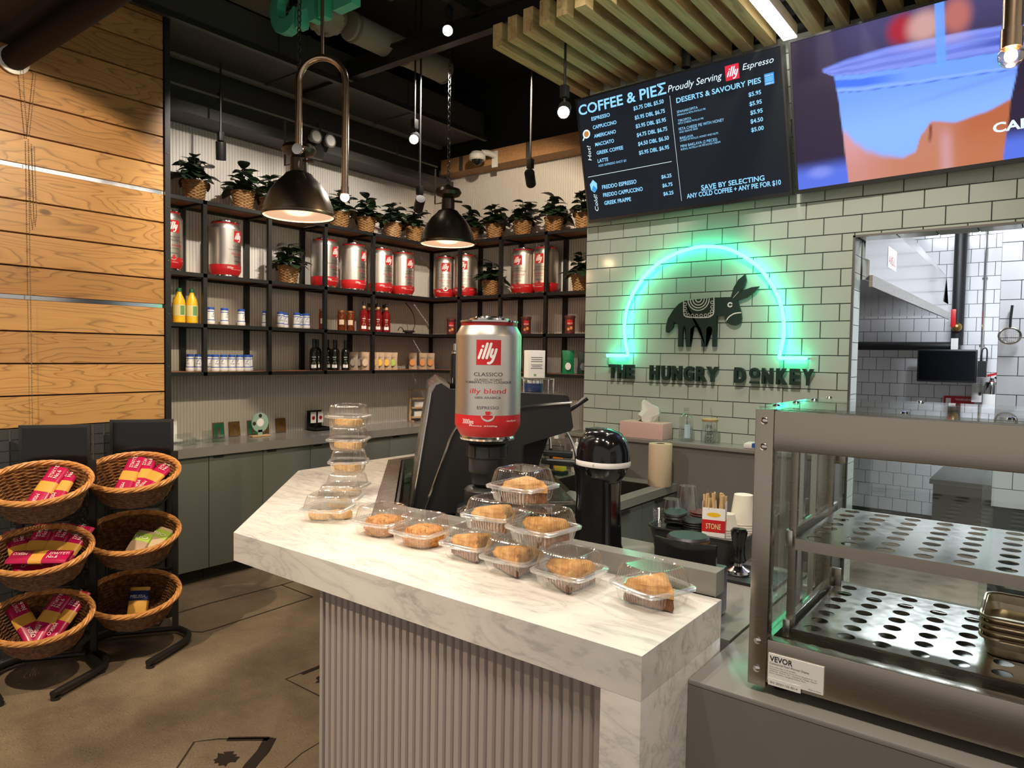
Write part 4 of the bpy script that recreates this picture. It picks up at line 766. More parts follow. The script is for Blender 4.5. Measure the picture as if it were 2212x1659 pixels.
for y in (2.6, 3.4, 4.2): MB().box(-4.55, -4.51, y-.01, y+.01, 3.24, 3.29).obj('clip', 'duct_dark', t, 0)
t = cthing('emergency_light', 'twin-head emergency light on the black beam above shelves', 'emergency light'); MB().box(-4.54, -4.49, 3.30, 3.42, 3.02, 3.14).obj('battery_box', 'black_metal', t, 0)
for y in (3.31, 3.44):
    h = MB().lathe([(.03, 0), (.05, .05), (.052, .065)], 16, (-4.5, y, 3.16), rot=Matrix.Rotation(PI/2, 3, 'Y')).obj('lamp_head', 'duct_grey', t); MB().disc((-4.432, y, 3.16), .04, 16, 'x').obj('lens', 'cam_white', h, 0)
# letters
t = cthing('cafe_letters', 'large green hanging letters CAFE cut off at the top edge', 'lettering')
for ch, x0, x1 in (('C', -3.73, -3.50), ('A', -3.49, -3.30), ('F', -3.275, -3.17), ('E', -3.145, -2.99)): letter(ch, x0, x1, 3.385, 3.70, 2.45, 2.51, 'green_letter', t, .06)
MB().box(-3.75, -2.97, 2.515, 2.53, 3.55, 3.57).cyl((-3.6, 2.52, 3.57), (-3.6, 2.52, 3.95), .006).cyl((-3.1, 2.52, 3.57), (-3.1, 2.52, 3.95), .006).obj('rail', 'black_metal', t, 0)
# security camera
t = cthing('security_camera', 'white dome security camera on the wood fascia board', 'camera')
MB().box(-3.93, -3.87, 4.765, 4.775, 3.17, 3.31).obj('mount_plate', 'cam_white', t, 0); MB().tube([(-3.90, 4.77, 3.27), (-3.92, 4.70, 3.28), (-3.96, 4.66, 3.28)], .025, 10).obj('arm', 'cam_white', t)
MB().lathe([(.062, 0), (.072, .01), (.070, .045), (.05, .07), (1e-6, .075)], 24, (-3.98, 4.63, 3.21)).obj('housing', 'cam_white', t); MB().sphere((-3.98, 4.63, 3.213), .048, 18, 12, 1, 1, .95).obj('dome', 'dome_black', t)
# hanging spot heads
def head(label, loc, aim, lit, power=0, size=50):
    t = thing('track_spotlight', label, 'spotlight', loc, 0, 'spotlights on rods below the ceiling'); d = (Vector(aim)-Vector(loc)).normalized(); q = d.to_track_quat('Z', 'Y').to_matrix()
    MB().cyl((0, 0, .1), (0, 0, 3.95-loc[2]), .0065, 8).obj('rod', 'black_metal', t); MB().cbox(-.018, .018, -.018, .018, .055, .115, .004).obj('adapter', 'black_metal', t); MB().cyl((0, 0, 0), (0, 0, .06), .006, 8).obj('pivot', 'black_metal', t)
    b = MB().lathe([(.030, -.05), (.032, -.045), (.032, .065), (.028, .065), (.026, .055)], 20, rot=q).obj('lamp_body', 'black_metal', t)
    MB().lathe([(.0275, .0655), (1e-6, .068)], 20, rot=q, cap=False).obj('lens', 'lamp_white' if lit else 'cam_white', b)
    if lit == 1: spot('spot_beam', Vector(loc)+d*.075, aim, power, size, .4, NEUT, .02)
    return t
head('small lit spotlight high up near the slat canopy end', (-2.80, 2.99, 3.40), (-.9, .6, 1.3), 1, 45, 60)
head('lit spotlight on a rod between the two bronze lamps', (-3.30, 3.22, 2.93), (-.9, .5, 1.2), 1, 45, 55)
head('brightest lit spotlight hanging just left of the menu screen', (-1.938, 2.90, 2.75), (-.6, .6, 1.2), 1, 40, 60)
head('dark spotlight on a rod above the shelf plants beside the wood wall', (-4.37, 2.51, 2.86), (-4.75, 2.75, 1.7), 0)
head('dark spotlight hanging below the security camera', (-2.64, 3.58, 2.66), (-3.4, 4.9, 2.0), 0)
head('dark spotlight seen left of the small bronze lamp', (-3.33, 3.30, 2.53), (-4.6, 4.2, 1.8), 0)
head('dark spotlight hidden behind the large bronze lamp neck', (-3.70, 2.64, 2.66), (-4.7, 3.1, 1.9), 0)
# bronze dome pendants
def pendant(label, loc, R=.18):
    t = thing('dome_pendant', label, 'pendant lamp', loc, 0, 'bronze dome pendants')
    MB().lathe([(R, 0), (R*1.02, .006), (R*1.02, .016), (R*.98, .02), (R*.93, .06), (R*.80, .12), (R*.60, .17), (R*.42, .20), (R*.36, .215), (R*.30, .22), (R*.24, .225), (R*.24, .29), (R*.20, .30), (R*.42, .315), (R*.48, .335), (R*.42, .355), (R*.15, .37), (R*.06, .385)], 48, cap=False).obj('shade', 'pendant_bronze', t)
    MB().lathe([(R*.97, .004), (R*.90, .055), (R*.76, .11), (R*.5, .155), (R*.25, .175), (1e-6, .178)], 40, cap=False).obj('reflector', 'white_gloss', t)
    MB().lathe([(R*.90, .008), (1e-6, .004)], 40, cap=False).obj('glass_diffuser', 'pendant_glow', t)
    for a in (0.4, 2.5, 4.6): MB().cyl((R*1.0*math.cos(a), R*1.0*math.sin(a), .008), (R*1.1*math.cos(a), R*1.1*math.sin(a), .004), .006, 6).obj('clip', 'pendant_bronze', t)
    MB().tube([(-R*.66, 0, .50), (-R*.66, 0, .275), (-R*.24, 0, .275)], .005, 6).tube([(R*.66, 0, .26), (R*.24, 0, .275)], .007, 6).obj('side_bracket', 'pendant_bronze', t)
    ch = MB(); z = .38
    while z < 3.95-loc[2]:
        k = int(z*100) % 2; ch.tube([((.010*math.cos(a*PI/4) if k else 0), (0 if k else .010*math.cos(a*PI/4)), z+.018+.018*math.sin(a*PI/4)) for a in range(8)], .0028, 4, True); z += .029
    ch.obj('chain', 'black_metal', t); point('pendant_bulb', (loc[0], loc[1], loc[2]-.03), 4, (1, .66, .38), .08); return t
pendant('large dark bronze dome pendant nearest the wood wall', (-3.042, 2.165, 2.225), .178)
pendant('smaller-looking bronze dome pendant farther back over the shelf corner', (-3.138, 3.368, 2.255), .178)
# curved brass pipe lamps
em('bulb_frosted', (1, .62, .42), 2.2)
def hook(label, bulb, ang, frosted=1, R=.114, up=.30, drop=.08):
    t = thing('brass_pipe_lamp', label, 'pendant lamp', bulb, ang, 'curved brass pipe lamps')
    arc = [(-R+R*math.cos(a*PI/14), 0, up+.25+R*math.sin(a*PI/14)) for a in range(15)]
    MB().tube([(0, 0, .022), (0, 0, up)]+arc+[(-2*R, 0, up), (-2*R, 0, up-.07)], .0165, 14).obj('curved_pipe', 'brass', t)
    MB().cyl((-R, 0, up+.25+R), (-R, 0, 3.95-bulb[2]), .0085, 10).obj('rod', 'brass', t)
    MB().lathe([(.026, -.008), (.028, 0), (.026, .008)], 18, (-2*R, -.012, up-.075), rot=Matrix.Rotation(PI/2, 3, 'X')).obj('end_cap', 'chrome', t)
    MB().lathe([(.019, .014), (.019, .05)], 14).obj('socket', 'brass', t)
    b = MB().sphere((0, 0, 0), .0225, 18, 12).obj('bulb', 'bulb_frosted' if frosted else 'bulb_glass', t); MB().sphere((0, 0, .002), .011, 12, 8).obj('filament', 'lamp_bulb', b); point('hook_bulb', (bulb[0], bulb[1], bulb[2]-.028), 2.5, (1, .7, .4), .02); return t
hook('curved brass pipe lamp with glowing round bulb before the left shelves', (-2.748, 2.218, 2.299), math.atan2(.125, .177))
hook('brass pipe lamp with clear bulb in front of the video screen', (-.088, 1.682, 2.144), PI+.7, 0)
# roller blind and chain on the wood wall
t = cthing('roller_blind', 'black roller blind cassette meeting the wood wall at top left', 'blind')
MB().tube([(-3.97, 1.235, 2.92), (-2.75, 1.235, 2.92)], .055, 18).obj('roller', 'blind_black', t); MB().box(-3.99, -2.75, .75, 1.23, 3.02, 3.9).box(-3.99, -2.75, 1.17, 1.30, 2.985, 3.05).obj('cassette', 'ceiling_black', t, 0)
MB().lathe([(.066, 0), (.066, .012), (.05, .016)], 20, (-3.985, 1.235, 2.915), rot=Matrix.Rotation(PI/2, 3, 'Y')).obj('end_bracket', 'cam_white', t)
t = cthing('bead_chain', 'looped silver bead chain hanging down the wood wall', 'chain')
def beads(pts):
    L = [Vector(p) for p in pts]; mb = MB(); acc = 0
    for a, b in zip(L, L[1:]):
        n = max(1, int((b-a).length/.0085))
        for k in range(n):
            p = a.lerp(b, k/n); r = .0036; mb.add([(p.x+r, p.y, p.z), (p.x, p.y+r, p.z), (p.x-r, p.y, p.z), (p.x, p.y-r, p.z), (p.x, p.y, p.z+r), (p.x, p.y, p.z-r)], [(0,1,4),(1,2,4),(2,3,4),(3,0,4),(1,0,5),(2,1,5),(3,2,5),(0,3,5)])
    return mb
b = beads([(-3.93,1.255,2.95),(-3.965,1.283,2.57),(-3.965,1.295,2.49)]).v
for nm, pts in (('chain_strand', [(-3.93,1.255,2.96),(-3.96,1.27,2.75),(-3.967,1.284,2.56)]), ('chain_strand', [(-3.93,1.255,2.96),(-3.94,1.30,2.905),(-3.965,1.322,2.88),(-3.967,1.29,2.56)]), ('chain_strand', [(-3.968,1.287,2.55),(-3.968,1.290,.95)]), ('chain_loop', [(-3.968,1.300,2.53),(-3.968,1.306,2.2),(-3.968,1.312,2.14),(-3.968,1.318,2.2),(-3.968,1.312,2.53)])):
    o = beads(pts).obj(nm, 'bead_chain', t); o['kind'] = 'stuff'
# ================================================================== KITCHEN THINGS
t = cthing('range_hood', 'polished stainless steel kitchen hood on the left of the doorway', 'hood')
MB().prism([(-1.79,1.93),(-.72,1.93),(-.70,1.95),(-.70,2.02),(-.72,2.03),(-.72,2.25),(-1.1,2.75),(-1.79,2.75)], lambda u, v, d: (u, d, v), 3.645, 6.75).obj('hood_body', 'chrome', t, 0)
MB().box(-.7, -.685, 3.645, 6.75, 1.895, 1.95).obj('lip', 'steel', t, 0)
q = MB(); q.box(-.7195, -.7185, 4.2, 4.45, 2.05, 2.16); st = q.obj('notice', 'white_print', t, 0); q = MB(); text(q, 'ANSUL', lambda u, v: (-.7178, u, v), 4.22, 2.07, width=.2, cap=.05); q.obj('notice_print', 'red', st, 0)
t = cthing('gas_pipe', 'black gas pipe with red lever valve on the kitchen wall', 'pipe')
MB().cyl((-.70, 7.5, 1.70), (-.70, 7.5, 3.25), .05, 16).obj('riser', 'black_metal', t); MB().cyl((-1.75, 7.5, 1.69), (-.70, 7.5, 1.69), .04, 16).obj('branch', 'black_metal', t)
MB().sphere((-.70, 7.44, 1.86), .042, 14, 10).obj('valve', 'valve_brass', t); MB().cbox(-.745, -.705, 7.40, 7.42, 1.86, 2.02, .006).obj('lever', 'red', t); MB().box(-.735, -.68, 7.40, 7.405, 1.62, 1.76).obj('tag', 'paper', t, 0)
t = cthing('steel_conduit', 'thin steel conduit running down the white kitchen tiles', 'pipe'); MB().cyl((-.515, 7.58, 1.5), (-.515, 7.58, 3.25), .012, 8).obj('pipe', 'chrome', t)
for z in (1.7, 2.3, 2.9): MB().box(-.535, -.495, 7.585, 7.599, z-.01, z+.01).obj('clip', 'chrome', t, 0)
t = cthing('kitchen_monitor', 'black monitor mounted on the white tiled kitchen wall', 'monitor'); MB().cbox(-.988, -.528, 7.35, 7.39, 1.365, 1.66, .012).obj('case', 'black_plastic', t); MB().box(-.975, -.541, 7.347, 7.3495, 1.385, 1.645).obj('screen', 'screen_black', t, 0)
MB().bar((-.75, 7.39, 1.5), (-.75, 7.595, 1.5), .1, .1).obj('bracket', 'black_metal', t, 0); MB().box(-.525, -.46, 7.36, 7.42, 1.42, 1.56).obj('adapter_box', 'black_plastic', t, 0); MB().tube(catmull([(-.5,7.4,1.56),(-.5,7.45,1.66),(-.47,7.5,1.66),(-.47,7.5,1.5)], 5), .006, 5).obj('cable', 'black_plastic', t)
t = cthing('fire_extinguisher', 'steel fire extinguisher beside the kitchen monitor', 'fire extinguisher'); MB().lathe([(.06,0),(.066,.01),(.066,.30),(.05,.345),(.022,.36),(.02,.38)], 24, (-.42, 7.5, 1.03)).obj('cylinder', 'chrome', t); MB().bar((-.46,7.5,1.43),(-.36,7.5,1.46),.03,.02).obj('handle', 'red', t, 0); MB().lathe([(.0675,.08),(.0675,.24)], 24, (-.42, 7.5, 1.03), cap=False).obj('label', 'paper', t); MB().tube(catmull([(-.40,7.46,1.42),(-.34,7.44,1.35),(-.34,7.45,1.15)], 5), .01, 6).obj('hose', 'black_plastic', t); MB().bar((-.42,7.5,1.2),(-.42,7.598,1.2),.05,.05).obj('wall_hook', 'chrome', t, 0)
t = cthing('warning_sign', 'red warning sign on the kitchen tiles below the monitor', 'sign'); MB().box(-.79, -.555, 7.585, 7.594, 1.11, 1.235).obj('plate', 'red', t, 0)
for s, z in (('WARNING', 1.195), ('ATTENTION', 1.125)): q = MB(); text(q, s, lambda u, v: (u, 7.584, v), -.70, z, width=.13, cap=.022); q.obj('lettering', 'white_print', t, 0)
MB().box(-.775, -.735, 7.5835, 7.5845, 1.13, 1.215).obj('pictogram', 'white_print', t, 0)
t = cthing('wall_switch_box', 'pale grey control box beside the fire extinguisher', 'control box'); MB().cbox(-.575, -.495, 7.53, 7.598, 1.19, 1.36, .006).obj('box_body', 'cam_white', t); MB().lathe([(.012,0),(.012,.01)], 12, (-.51,7.53,1.27), rot=Matrix.Rotation(PI/2,3,'X')).obj('knob', 'black_plastic', t)
t = cthing('hanging_strainer', 'round wire strainer hanging on the near kitchen wall', 'strainer')
MB().tube([(-.205+.052*math.cos(a*PI/16), 4.95, 1.705+.045*math.sin(a*PI/16)) for a in range(32)], .006, 8, True).obj('rim', 'steel', t)
mm = MB()
for k in range(-5, 6): mm.tube([(-.205+k*.009, 4.95+.02*(1-abs(j)/4.)*1, 1.705+j*.009*math.sqrt(max(0, 25-k*k))/5) for j in range(-5, 6)], .0009, 3).tube([(-.205+j*.010*math.sqrt(max(0, 25-k*k))/5, 4.95+.02*(1-abs(j)/4.), 1.705+k*.0085) for j in range(-5, 6)], .0009, 3)
mm.obj('mesh_bowl', 'steel', t)['kind'] = 'stuff'
MB().tube([(-.205, 4.95, 1.75), (-.205, 4.96, 1.80), (-.20, 4.965, 1.88)], .007, 8).obj('handle', 'black_plastic', t); MB().tube([(-.20, 4.965, 1.87), (-.2, 4.999, 1.88)], .004, 6).obj('hook', 'chrome', t)
t = cthing('prep_table', 'dark stainless kitchen equipment seen through the warmer glass', 'equipment'); MB().cbox(-.74, -.3, 6.6, 7.45, .08, .56, .01).obj('cabinet', 'dark_steel', t); MB().cbox(-.76, -.28, 6.55, 7.48, .56, .60, .004).obj('top', 'dark_steel', t)
for x, y in ((-.7,6.65),(-.35,6.65),(-.7,7.4),(-.35,7.4)): MB().cyl((x, y, 0), (x, y, .09), .025, 10).obj('foot', 'black_plastic', t)
# ================================================================== COFFEE BAR EQUIPMENT
ZW = .9095
t = thing('espresso_machine', 'large black espresso machine with chrome trim on the work counter', 'espresso machine', (-1.9, 1.9, ZW), PI/4)
pz = lambda pts: [(x, z-ZW) for x, z in pts]
SP = [(-.03,.935),(.0,1.12),(.042,1.40),(.055,1.428),(.078,1.437),(.11,1.415),(.56,1.395),(.575,1.388),(.582,1.348),(.594,1.27),(.585,1.255),(.40,1.2),(.392,1.19),(.402,.935)]
for y0, nm in ((0, 'side_panel'), (.72, 'side_panel')): MB().prism(pz(SP), lambda u, v, d: (u, d, v), y0, y0+.03).obj(nm, 'black_plastic', t, 0)
MB().prism(pz([(-.01,.96),(.06,1.39),(.55,1.375),(.56,1.28),(.37,1.21),(.37,.96)]), lambda u, v, d: (u, d, v), .03, .72).obj('body', 'black_plastic', t, 0)
MB().prism(pz([(-.045,.935),(-.03,.935),(.042,1.402),(.06,1.432),(.11,1.418),(.11,1.43),(.07,1.45),(.03,1.42)]), lambda u, v, d: (u, d, v), .0, .75).obj('back_cover', 'steel', t, 0)
MB().tube([(x, -.003, z-ZW) for x, z in catmull([(.585,1.366),(.48,1.358),(.387,1.345),(.25,1.325),(.17,1.30),(.125,1.25),(.085,1.14),(.02,.955)], 5)], .0045, 6).obj('chrome_trim', 'chrome', t)
MB().tube([(x-.003, -.003, z-ZW) for x, z in [(-.03,.935),(.0,1.12),(.042,1.40)]], .003, 6).obj('edge_trim', 'chrome', t)
MB().box(.12, .56, .03, .72, .478, .49).obj('cup_tray', 'steel', t, 0)
g = MB(); 
for k in range(15): g.box(.41, .60, .005+k*.05, .012+k*.05, .062, .066)
for k in range(26): g.box(.412+k*.0072, .4145+k*.0072, 0, .74, .066, .069)
MB().add([(.40,-.01,.06),(.612,-.01,.06),(.612,.75,.06),(.40,.75,.06),(.40,-.01,.02),(.612,-.01,.02),(.612,.75,.02),(.40,.75,.02)], [(0,4,5,1),(1,5,6,2),(2,6,7,3),(3,7,4,0),(4,7,6,5),(0,1,2,3)]).obj('drip_tray', 'dark_steel', t, 0); g.obj('drip_grille', 'chrome', t, 0)['kind'] = 'stuff'
MB().box(.398, .616, -.014, .754, .056, .0605).obj('tray_rim', 'steel', t, 0)
for y in (.22, .5):
    h = MB().lathe([(.034,0),(.036,.05),(.04,.09)], 20, (.48, y, .20)).obj('group_head', 'chrome', t); MB().lathe([(.03,-.02),(.032,0)], 20, (.48, y, .20)).obj('filter_basket', 'chrome', h)
    MB().tube([(.50, y, .195), (.56, y, .19), (.70, y-.01, .18)], [.012, .014, .017], 10).obj('portafilter_handle', 'black_plastic', h)
    MB().tube([(.48, y-.02, .18), (.48, y-.024, .15), (.478, y-.02, .13)], .008, 8).tube([(.48, y+.02, .18), (.48, y+.024, .15), (.478, y+.02, .13)], .008, 8).obj('spout', 'chrome', h)
for y in (.08, .66):
    w_ = MB().tube(catmull([(.53, y, .36), (.585, y, .33), (.62, y-.01, .25), (.628, y-.01, .17)], 6), .0065, 8).obj('steam_wand', 'chrome', t); MB().tube([(.628, y-.01, .19), (.63, y-.01, .15), (.634, y-.012, .09)], .0095, 8).obj('wand_grip', 'black_plastic', w_)
MB().tube([(.585, .05, .42), (.63, .04, .455), (.655, .035, .475)], [.008, .010, .012], 10).obj('lever', 'black_plastic', t)
for x in (.02, .36):
    for y in (.05, .7): MB().lathe([(.022, 0), (.018, .03)], 12, (x, y, 0)).obj('foot', 'black_metal', t)
def mloc(s, y, z=0): return (-1.9+BR*(s-y), 1.9+BR*(s+y), ZW+z)
# things standing on the machine
t = thing('wire_rack', 'small chrome wire rack on top of the espresso machine', 'rack', mloc(.47, .16, .4905), PI/4)
mb = MB()
for k in range(11): mb.tube([(-.06, -.055+k*.011, .055), (.06, -.055+k*.011, .055)], .0015, 4)
mb.obj('rack_grid', 'chrome', t)['kind'] = 'stuff'
for s_ in (-1, 1): MB().tube([(s_*.06, -.06, 0), (s_*.062, -.06, .055), (s_*.062, .06, .055), (s_*.06, .06, 0)], .0025, 5).tube([(-.06, s_*.058, .055), (.06, s_*.058, .055)], .0025, 5).obj('rack_leg', 'chrome', t)
t = thing('tea_carton', 'cream printed carton standing on the wire rack', 'box', mloc(.46, .15, .5475), PI/4+.15); MB().cbox(-.036, .036, -.03, .03, 0, .112, .002).obj('carton', 'paper', t)
q = MB(); 
for z, wd in ((.082,.05),(.074,.045),(.066,.05),(.052,.05),(.045,.04),(.038,.05)): q.add([(-wd/2,-.0308,z),(wd/2,-.0308,z),(wd/2,-.0308,z+.0022),(-wd/2,-.0308,z+.0022)], [(0,1,2,3)])
q.obj('small_print', 'dark_steel', t, 0)['kind'] = 'stuff'; MB().box(-.012, -.002, -.0312, -.0305, .008, .016).obj('green_mark', 'label_green', t, 0)
t = thing('blue_tin', 'dark blue tin under the wire rack', 'tin', mloc(.46, .17, .491)); MB().lathe([(.038,0),(.04,.003),(.04,.04),(.038,.043)], 24).obj('tin_body', 'navy', t); MB().lathe([(.041,.034),(.041,.046),(.038,.048)], 24).obj('lid', 'chrome', t)
t = thing('steel_pitcher', 'stainless milk pitcher on top of the espresso machine', 'pitcher', mloc(.36, .3, .4905)); MB().lathe([(.04,0),(.042,.01),(.034,.06),(.036,.085),(.033,.083),(.031,.06),(.038,.01),(1e-6,.008)], 24, cap=False).obj('pitcher_body', 'chrome', t); MB().tube([(.036,0,.075),(.06,0,.065),(.058,0,.03),(.041,0,.02)], .004, 6).obj('handle', 'chrome', t)
t = thing('black_flask', 'black cylinder flask with chrome tip left of the large coffee can', 'flask', mloc(.14, .14, .491)); MB().lathe([(.024,0),(.025,.005),(.023,.14),(.02,.15)], 20).obj('flask_body', 'black_gloss', t); MB().lathe([(.02,.15),(.02,.158),(.014,.162),(.012,.19)], 14).obj('tip', 'chrome', t)
t = thing('chrome_cylinder', 'slim perforated chrome shaker beside the black flask', 'shaker', mloc(.195, .14, .491)); MB().lathe([(.02,0),(.02,.135),(.017,.14)], 20).obj('shaker_body', 'chrome', t); MB().lathe([(.0205,.1),(.0205,.106)], 20, cap=False).obj('ring', 'black_plastic', t)
# grinder under the can
t = thing('coffee_grinder', 'black coffee grinder holding the upended coffee can', 'grinder', (-1.452, 1.759, ZW))
MB().lathe([(.098,0),(.104,.01),(.104,.105),(.098,.125)], 40).obj('base_drum', 'black_plastic', t); MB().lathe([(.098,.1255),(.101,.13),(.098,.143),(.075,.155),(.066,.158)], 40).obj('clear_collar', 'water_glass', t)
MB().lathe([(.097,.1255),(.099,.131),(.072,.152)], 40, cap=False).obj('steel_ring', 'chrome', t)
MB().lathe([(.070,.152),(.073,.157),(.073,.200),(.066,.207),(.05,.21)], 36).obj('upper_drum', 'black_plastic', t); MB().lathe([(.035,.209),(.05,.222),(.052,.245),(.057,.255),(.060,.262),(.060,.305),(.064,.308),(.064,.345),(.06,.350),(.055,.352)], 36).obj('hopper_neck', 'black_plastic', t)
for k in range(8): a = k*PI/4; MB().bar((.062*math.cos(a), .062*math.sin(a), .31), (.062*math.cos(a), .062*math.sin(a), .343), .012, .006).obj('grip_rib', 'black_plastic', t, 0)
MB().tube([(.06, .03, .205), (.09, .05, .21), (.11, .06, .215)], .012, 8).obj('tamp_lever', 'black_plastic', t); MB().lathe([(.026,0),(.026,.004)], 20, (.085,.05,.216)).obj('lever_disc', 'chrome', t)
MB().lathe([(.062,.353),(.084,.366)], 30, cap=False).obj('hopper_seat', 'black_plastic', t)
can.location.z = ZW+.3665
# drink mixer
t = thing('drink_mixer', 'glossy black upright drink mixer with rounded head and silver band', 'mixer', (-1.12, 1.91, ZW), -.15)
prof = lambda pts: [(a, b) for a, b in pts]
MB().lathe([(.075,0),(.078,.006),(.074,.016),(.064,.05),(.058,.20),(.060,.26),(.066,.285),(.068,.30)], 32, power=4, sx=1.05, sy=.95).obj('column', 'black_gloss', t)
MB().lathe([(.004,.235),(.05,.250),(.07,.275),(.078,.300)], 32, (.022,-.0,0), sx=1.0, sy=.92).obj('head_underside', 'black_gloss', t)
MB().lathe([(.0785,.300),(.080,.303),(.080,.314),(.0785,.317)], 40, (.016,0,0), sx=1.06, sy=.93, power=2.4).obj('silver_band', 'cam_white', t)
q = MB(); text(q, 'COFFEE MIXER', lambda u, v: (.016+math.sin(u/.08)*.0870, -math.cos(u/.08)*.0758, v), .018, .3045, width=.062, cap=.007); q.obj('band_print', 'black_print', t, 0)
MB().lathe([(.079,.317),(.078,.345),(.070,.378),(.052,.402),(.025,.413),(1e-6,.415)], 40, (.016,0,0), sx=1.06, sy=.93, power=2.4).obj('head_dome', 'black_gloss', t)
for k in range(4): MB().box(-.035, .005, -.028+k*.016, -.018+k*.016, .398, .414).obj('vent_rib', 'black_plastic', t, 0)
MB().cyl((.055,0,.245), (.055,0,.12), .005, 8).obj('spindle', 'chrome', t)
# knock box with curved black panel
t = thing('knock_box', 'black curved-back knock box behind the counter upstand', 'knock box', (-.70, 1.64, ZW), .06)
arc = [(-.078+.156*k/10, -.03-.018*math.cos((k/10-.5)*PI)) for k in range(11)]
MB().prism(arc+[(x, y+.008) for x, y in reversed(arc)], lambda u, v, d: (u, v, d), 0, .192).obj('front_panel', 'black_gloss', t, 60); MB().cbox(-.076, .076, -.02, .08, 0, .12, .01).obj('bin', 'black_plastic', t)
MB().lathe([(.05,0),(.053,.006),(.053,.02),(.048,.026)], 28, (-.015, .035, .165)).lathe([(.02,.12),(.02,.166)], 12, (0,.035,0)).obj('knock_bar', 'black_plastic', t); MB().lathe([(.0535,.012),(.0535,.019)], 28, (-.015,.035,.165), cap=False).obj('copper_ring', 'copper', t)
# tamper on its mat
t = thing('tamper_mat', 'black rubber tamping mat on the grey counter', 'mat', (-.70, 2.03, .9065)); MB().cbox(-.075, .115, -.075, .10, 0, .012, .004).obj('mat_pad', 'black_plastic', t); MB().lathe([(.045,.012),(.045,.0135)], 28, (-.012,.0,0), cap=False).obj('mat_ring', 'black_gloss', t)
t = thing('coffee_tamper', 'black handled coffee tamper with steel base on rubber mat', 'tamper', (-.712, 2.03, .919)); MB().lathe([(.034,0),(.0355,.003),(.034,.010),(.02,.017),(.013,.022),(.012,.03)], 32).obj('steel_base', 'chrome', t); MB().lathe([(.012,.029),(.021,.034),(.024,.04),(.022,.046),(.018,.055),(.019,.09),(.0235,.115),(.024,.125),(.018,.132),(1e-6,.134)], 28).obj('handle', 'black_gloss', t)
# organiser tub with cups, lids, straws
t = thing('organiser_tub', 'black rounded organiser tub holding cups and lids', 'tub', (-.885, 2.185, .9095), .0)
def rrect(a, b, r, n=5):
    return [(sx*(a-r)+r*math.cos(q0+k*PI/2/n), sy*(b-r)+r*math.sin(q0+k*PI/2/n)) for sx, sy, q0 in ((1,1,0),(-1,1,PI/2),(-1,-1,PI),(1,-1,1.5*PI)) for k in range(n+1)]
def tubm(a, b, r, h, th, tp=.9, fl_=.004):
    o = rrect(a, b, r); n = len(o); i = rrect(a-th, b-th, r-th*.5); vs = [(x*tp, y*tp, 0) for x, y in o]+[(x, y, h) for x, y in o]+[(x, y, h) for x, y in i]+[(x*(1+tp)/2, y*(1+tp)/2, fl_) for x, y in i]
    return MB().add(vs, [(j*n+k, j*n+(k+1) % n, (j+1)*n+(k+1) % n, (j+1)*n+k) for j in range(3) for k in range(n)]+[tuple(3*n+k for k in range(n)), tuple(reversed(range(n)))])
tubm(.155, .10, .04, .085, .004, .9, .074).obj('tub_body', 'black_plastic', t); MB().tube([(x, y, .086) for x, y in rrect(.157, .102, .04)], .004, 6, True).obj('tub_rim', 'black_plastic', t); MB().box(-.01, -.006, -.085, .085, .074, .083).obj('divider', 'black_plastic', t, 0)
TZ = .9845
def cupstack(name, label, loc, m, r0, r1, h, n, dz, inv=True):
    t = thing(name, label, 'cups', loc)
    for k in range(n):
        z = k*dz
        pf = [(r1, z), (r1*1.03, z+.002), (r1*1.03, z+.005), (r1, z+.006), (r0, z+h), (1e-6, z+h)] if inv else [(r0, z), (r1, z+h), (r1*1.04, z+h+.003), (r1*.98, z+h+.002), (r0*.98, z+.004)]
        if k < n-1: pf = [(r1*.97, z-.001), (r1*1.03, z+.002), (r1*1.03, z+.005), (r1*.97, z+dz+.001)]
        MB().lathe(pf, 24, cap=False).obj('cup', m, t)
    return t
cupstack('clear_cup_stack', 'shorter stack of clear plastic cups in the organiser tub', (-.985, 2.16, TZ), 'clear_cup', .028, .040, .078, 4, .006)
cupstack('clear_cup_stack', 'taller stack of clear plastic cups at the back of the tub', (-.968, 2.245, TZ), 'clear_cup', .028, .040, .088, 8, .006)
cupstack('paper_cup_stack', 'tall upside-down stack of white paper cups in the tub', (-.775, 2.24, TZ), 'cup_white', .029, .041, .095, 5, .008)
cupstack('paper_cup_stack', 'lower stack of white paper cups behind the sugar box', (-.80, 2.165, TZ), 'cup_white', .024, .033, .05, 4, .008)
cupstack('paper_cup_stack', 'small white paper cups half hidden left of the sugar box', (-.868, 2.225, TZ), 'cup_white', .025, .034, .055, 3, .008)
t = thing('lid_stack', 'black plastic cup lids stacked in the tub', 'lids', (-.895, 2.14, TZ))
for k in range(6): MB().lathe([(.040, k*.0075), (.041, k*.0075+.003), (.038, k*.0075+.006), (1e-6, k*.0075+.0065)], 24, cap=False).obj('lid', 'black_plastic', t)
t = thing('lid_stack', 'tilted black cup lids leaning in the tub front', 'lids', (-.955, 2.125, TZ))
for k in range(3): MB().lathe([(.038, 0), (.039, .004), (.036, .009), (1e-6, .010)], 24, (0, 0, .022+k*.017), rot=Matrix.Rotation(-.35+.25*k, 3, 'X'), cap=False).obj('lid', 'black_plastic', t)
MB().lathe([(.03,0),(.03,.02)], 16).obj('bottom_lid', 'black_plastic', t)
t = thing('lid_stack', 'brown cup lids stacked behind the black lids', 'lids', (-.912, 2.235, TZ))
for k in range(7): MB().lathe([(.038, k*.008), (.039, k*.008+.003), (.036, k*.008+.006), (1e-6, k*.008+.0065)], 24, cap=False).obj('lid', 'brown_tin', t)
t = thing('mini_cup_stack', 'small clear portion cups at the left end of the tub', 'cups', (-1.012, 2.125, TZ))
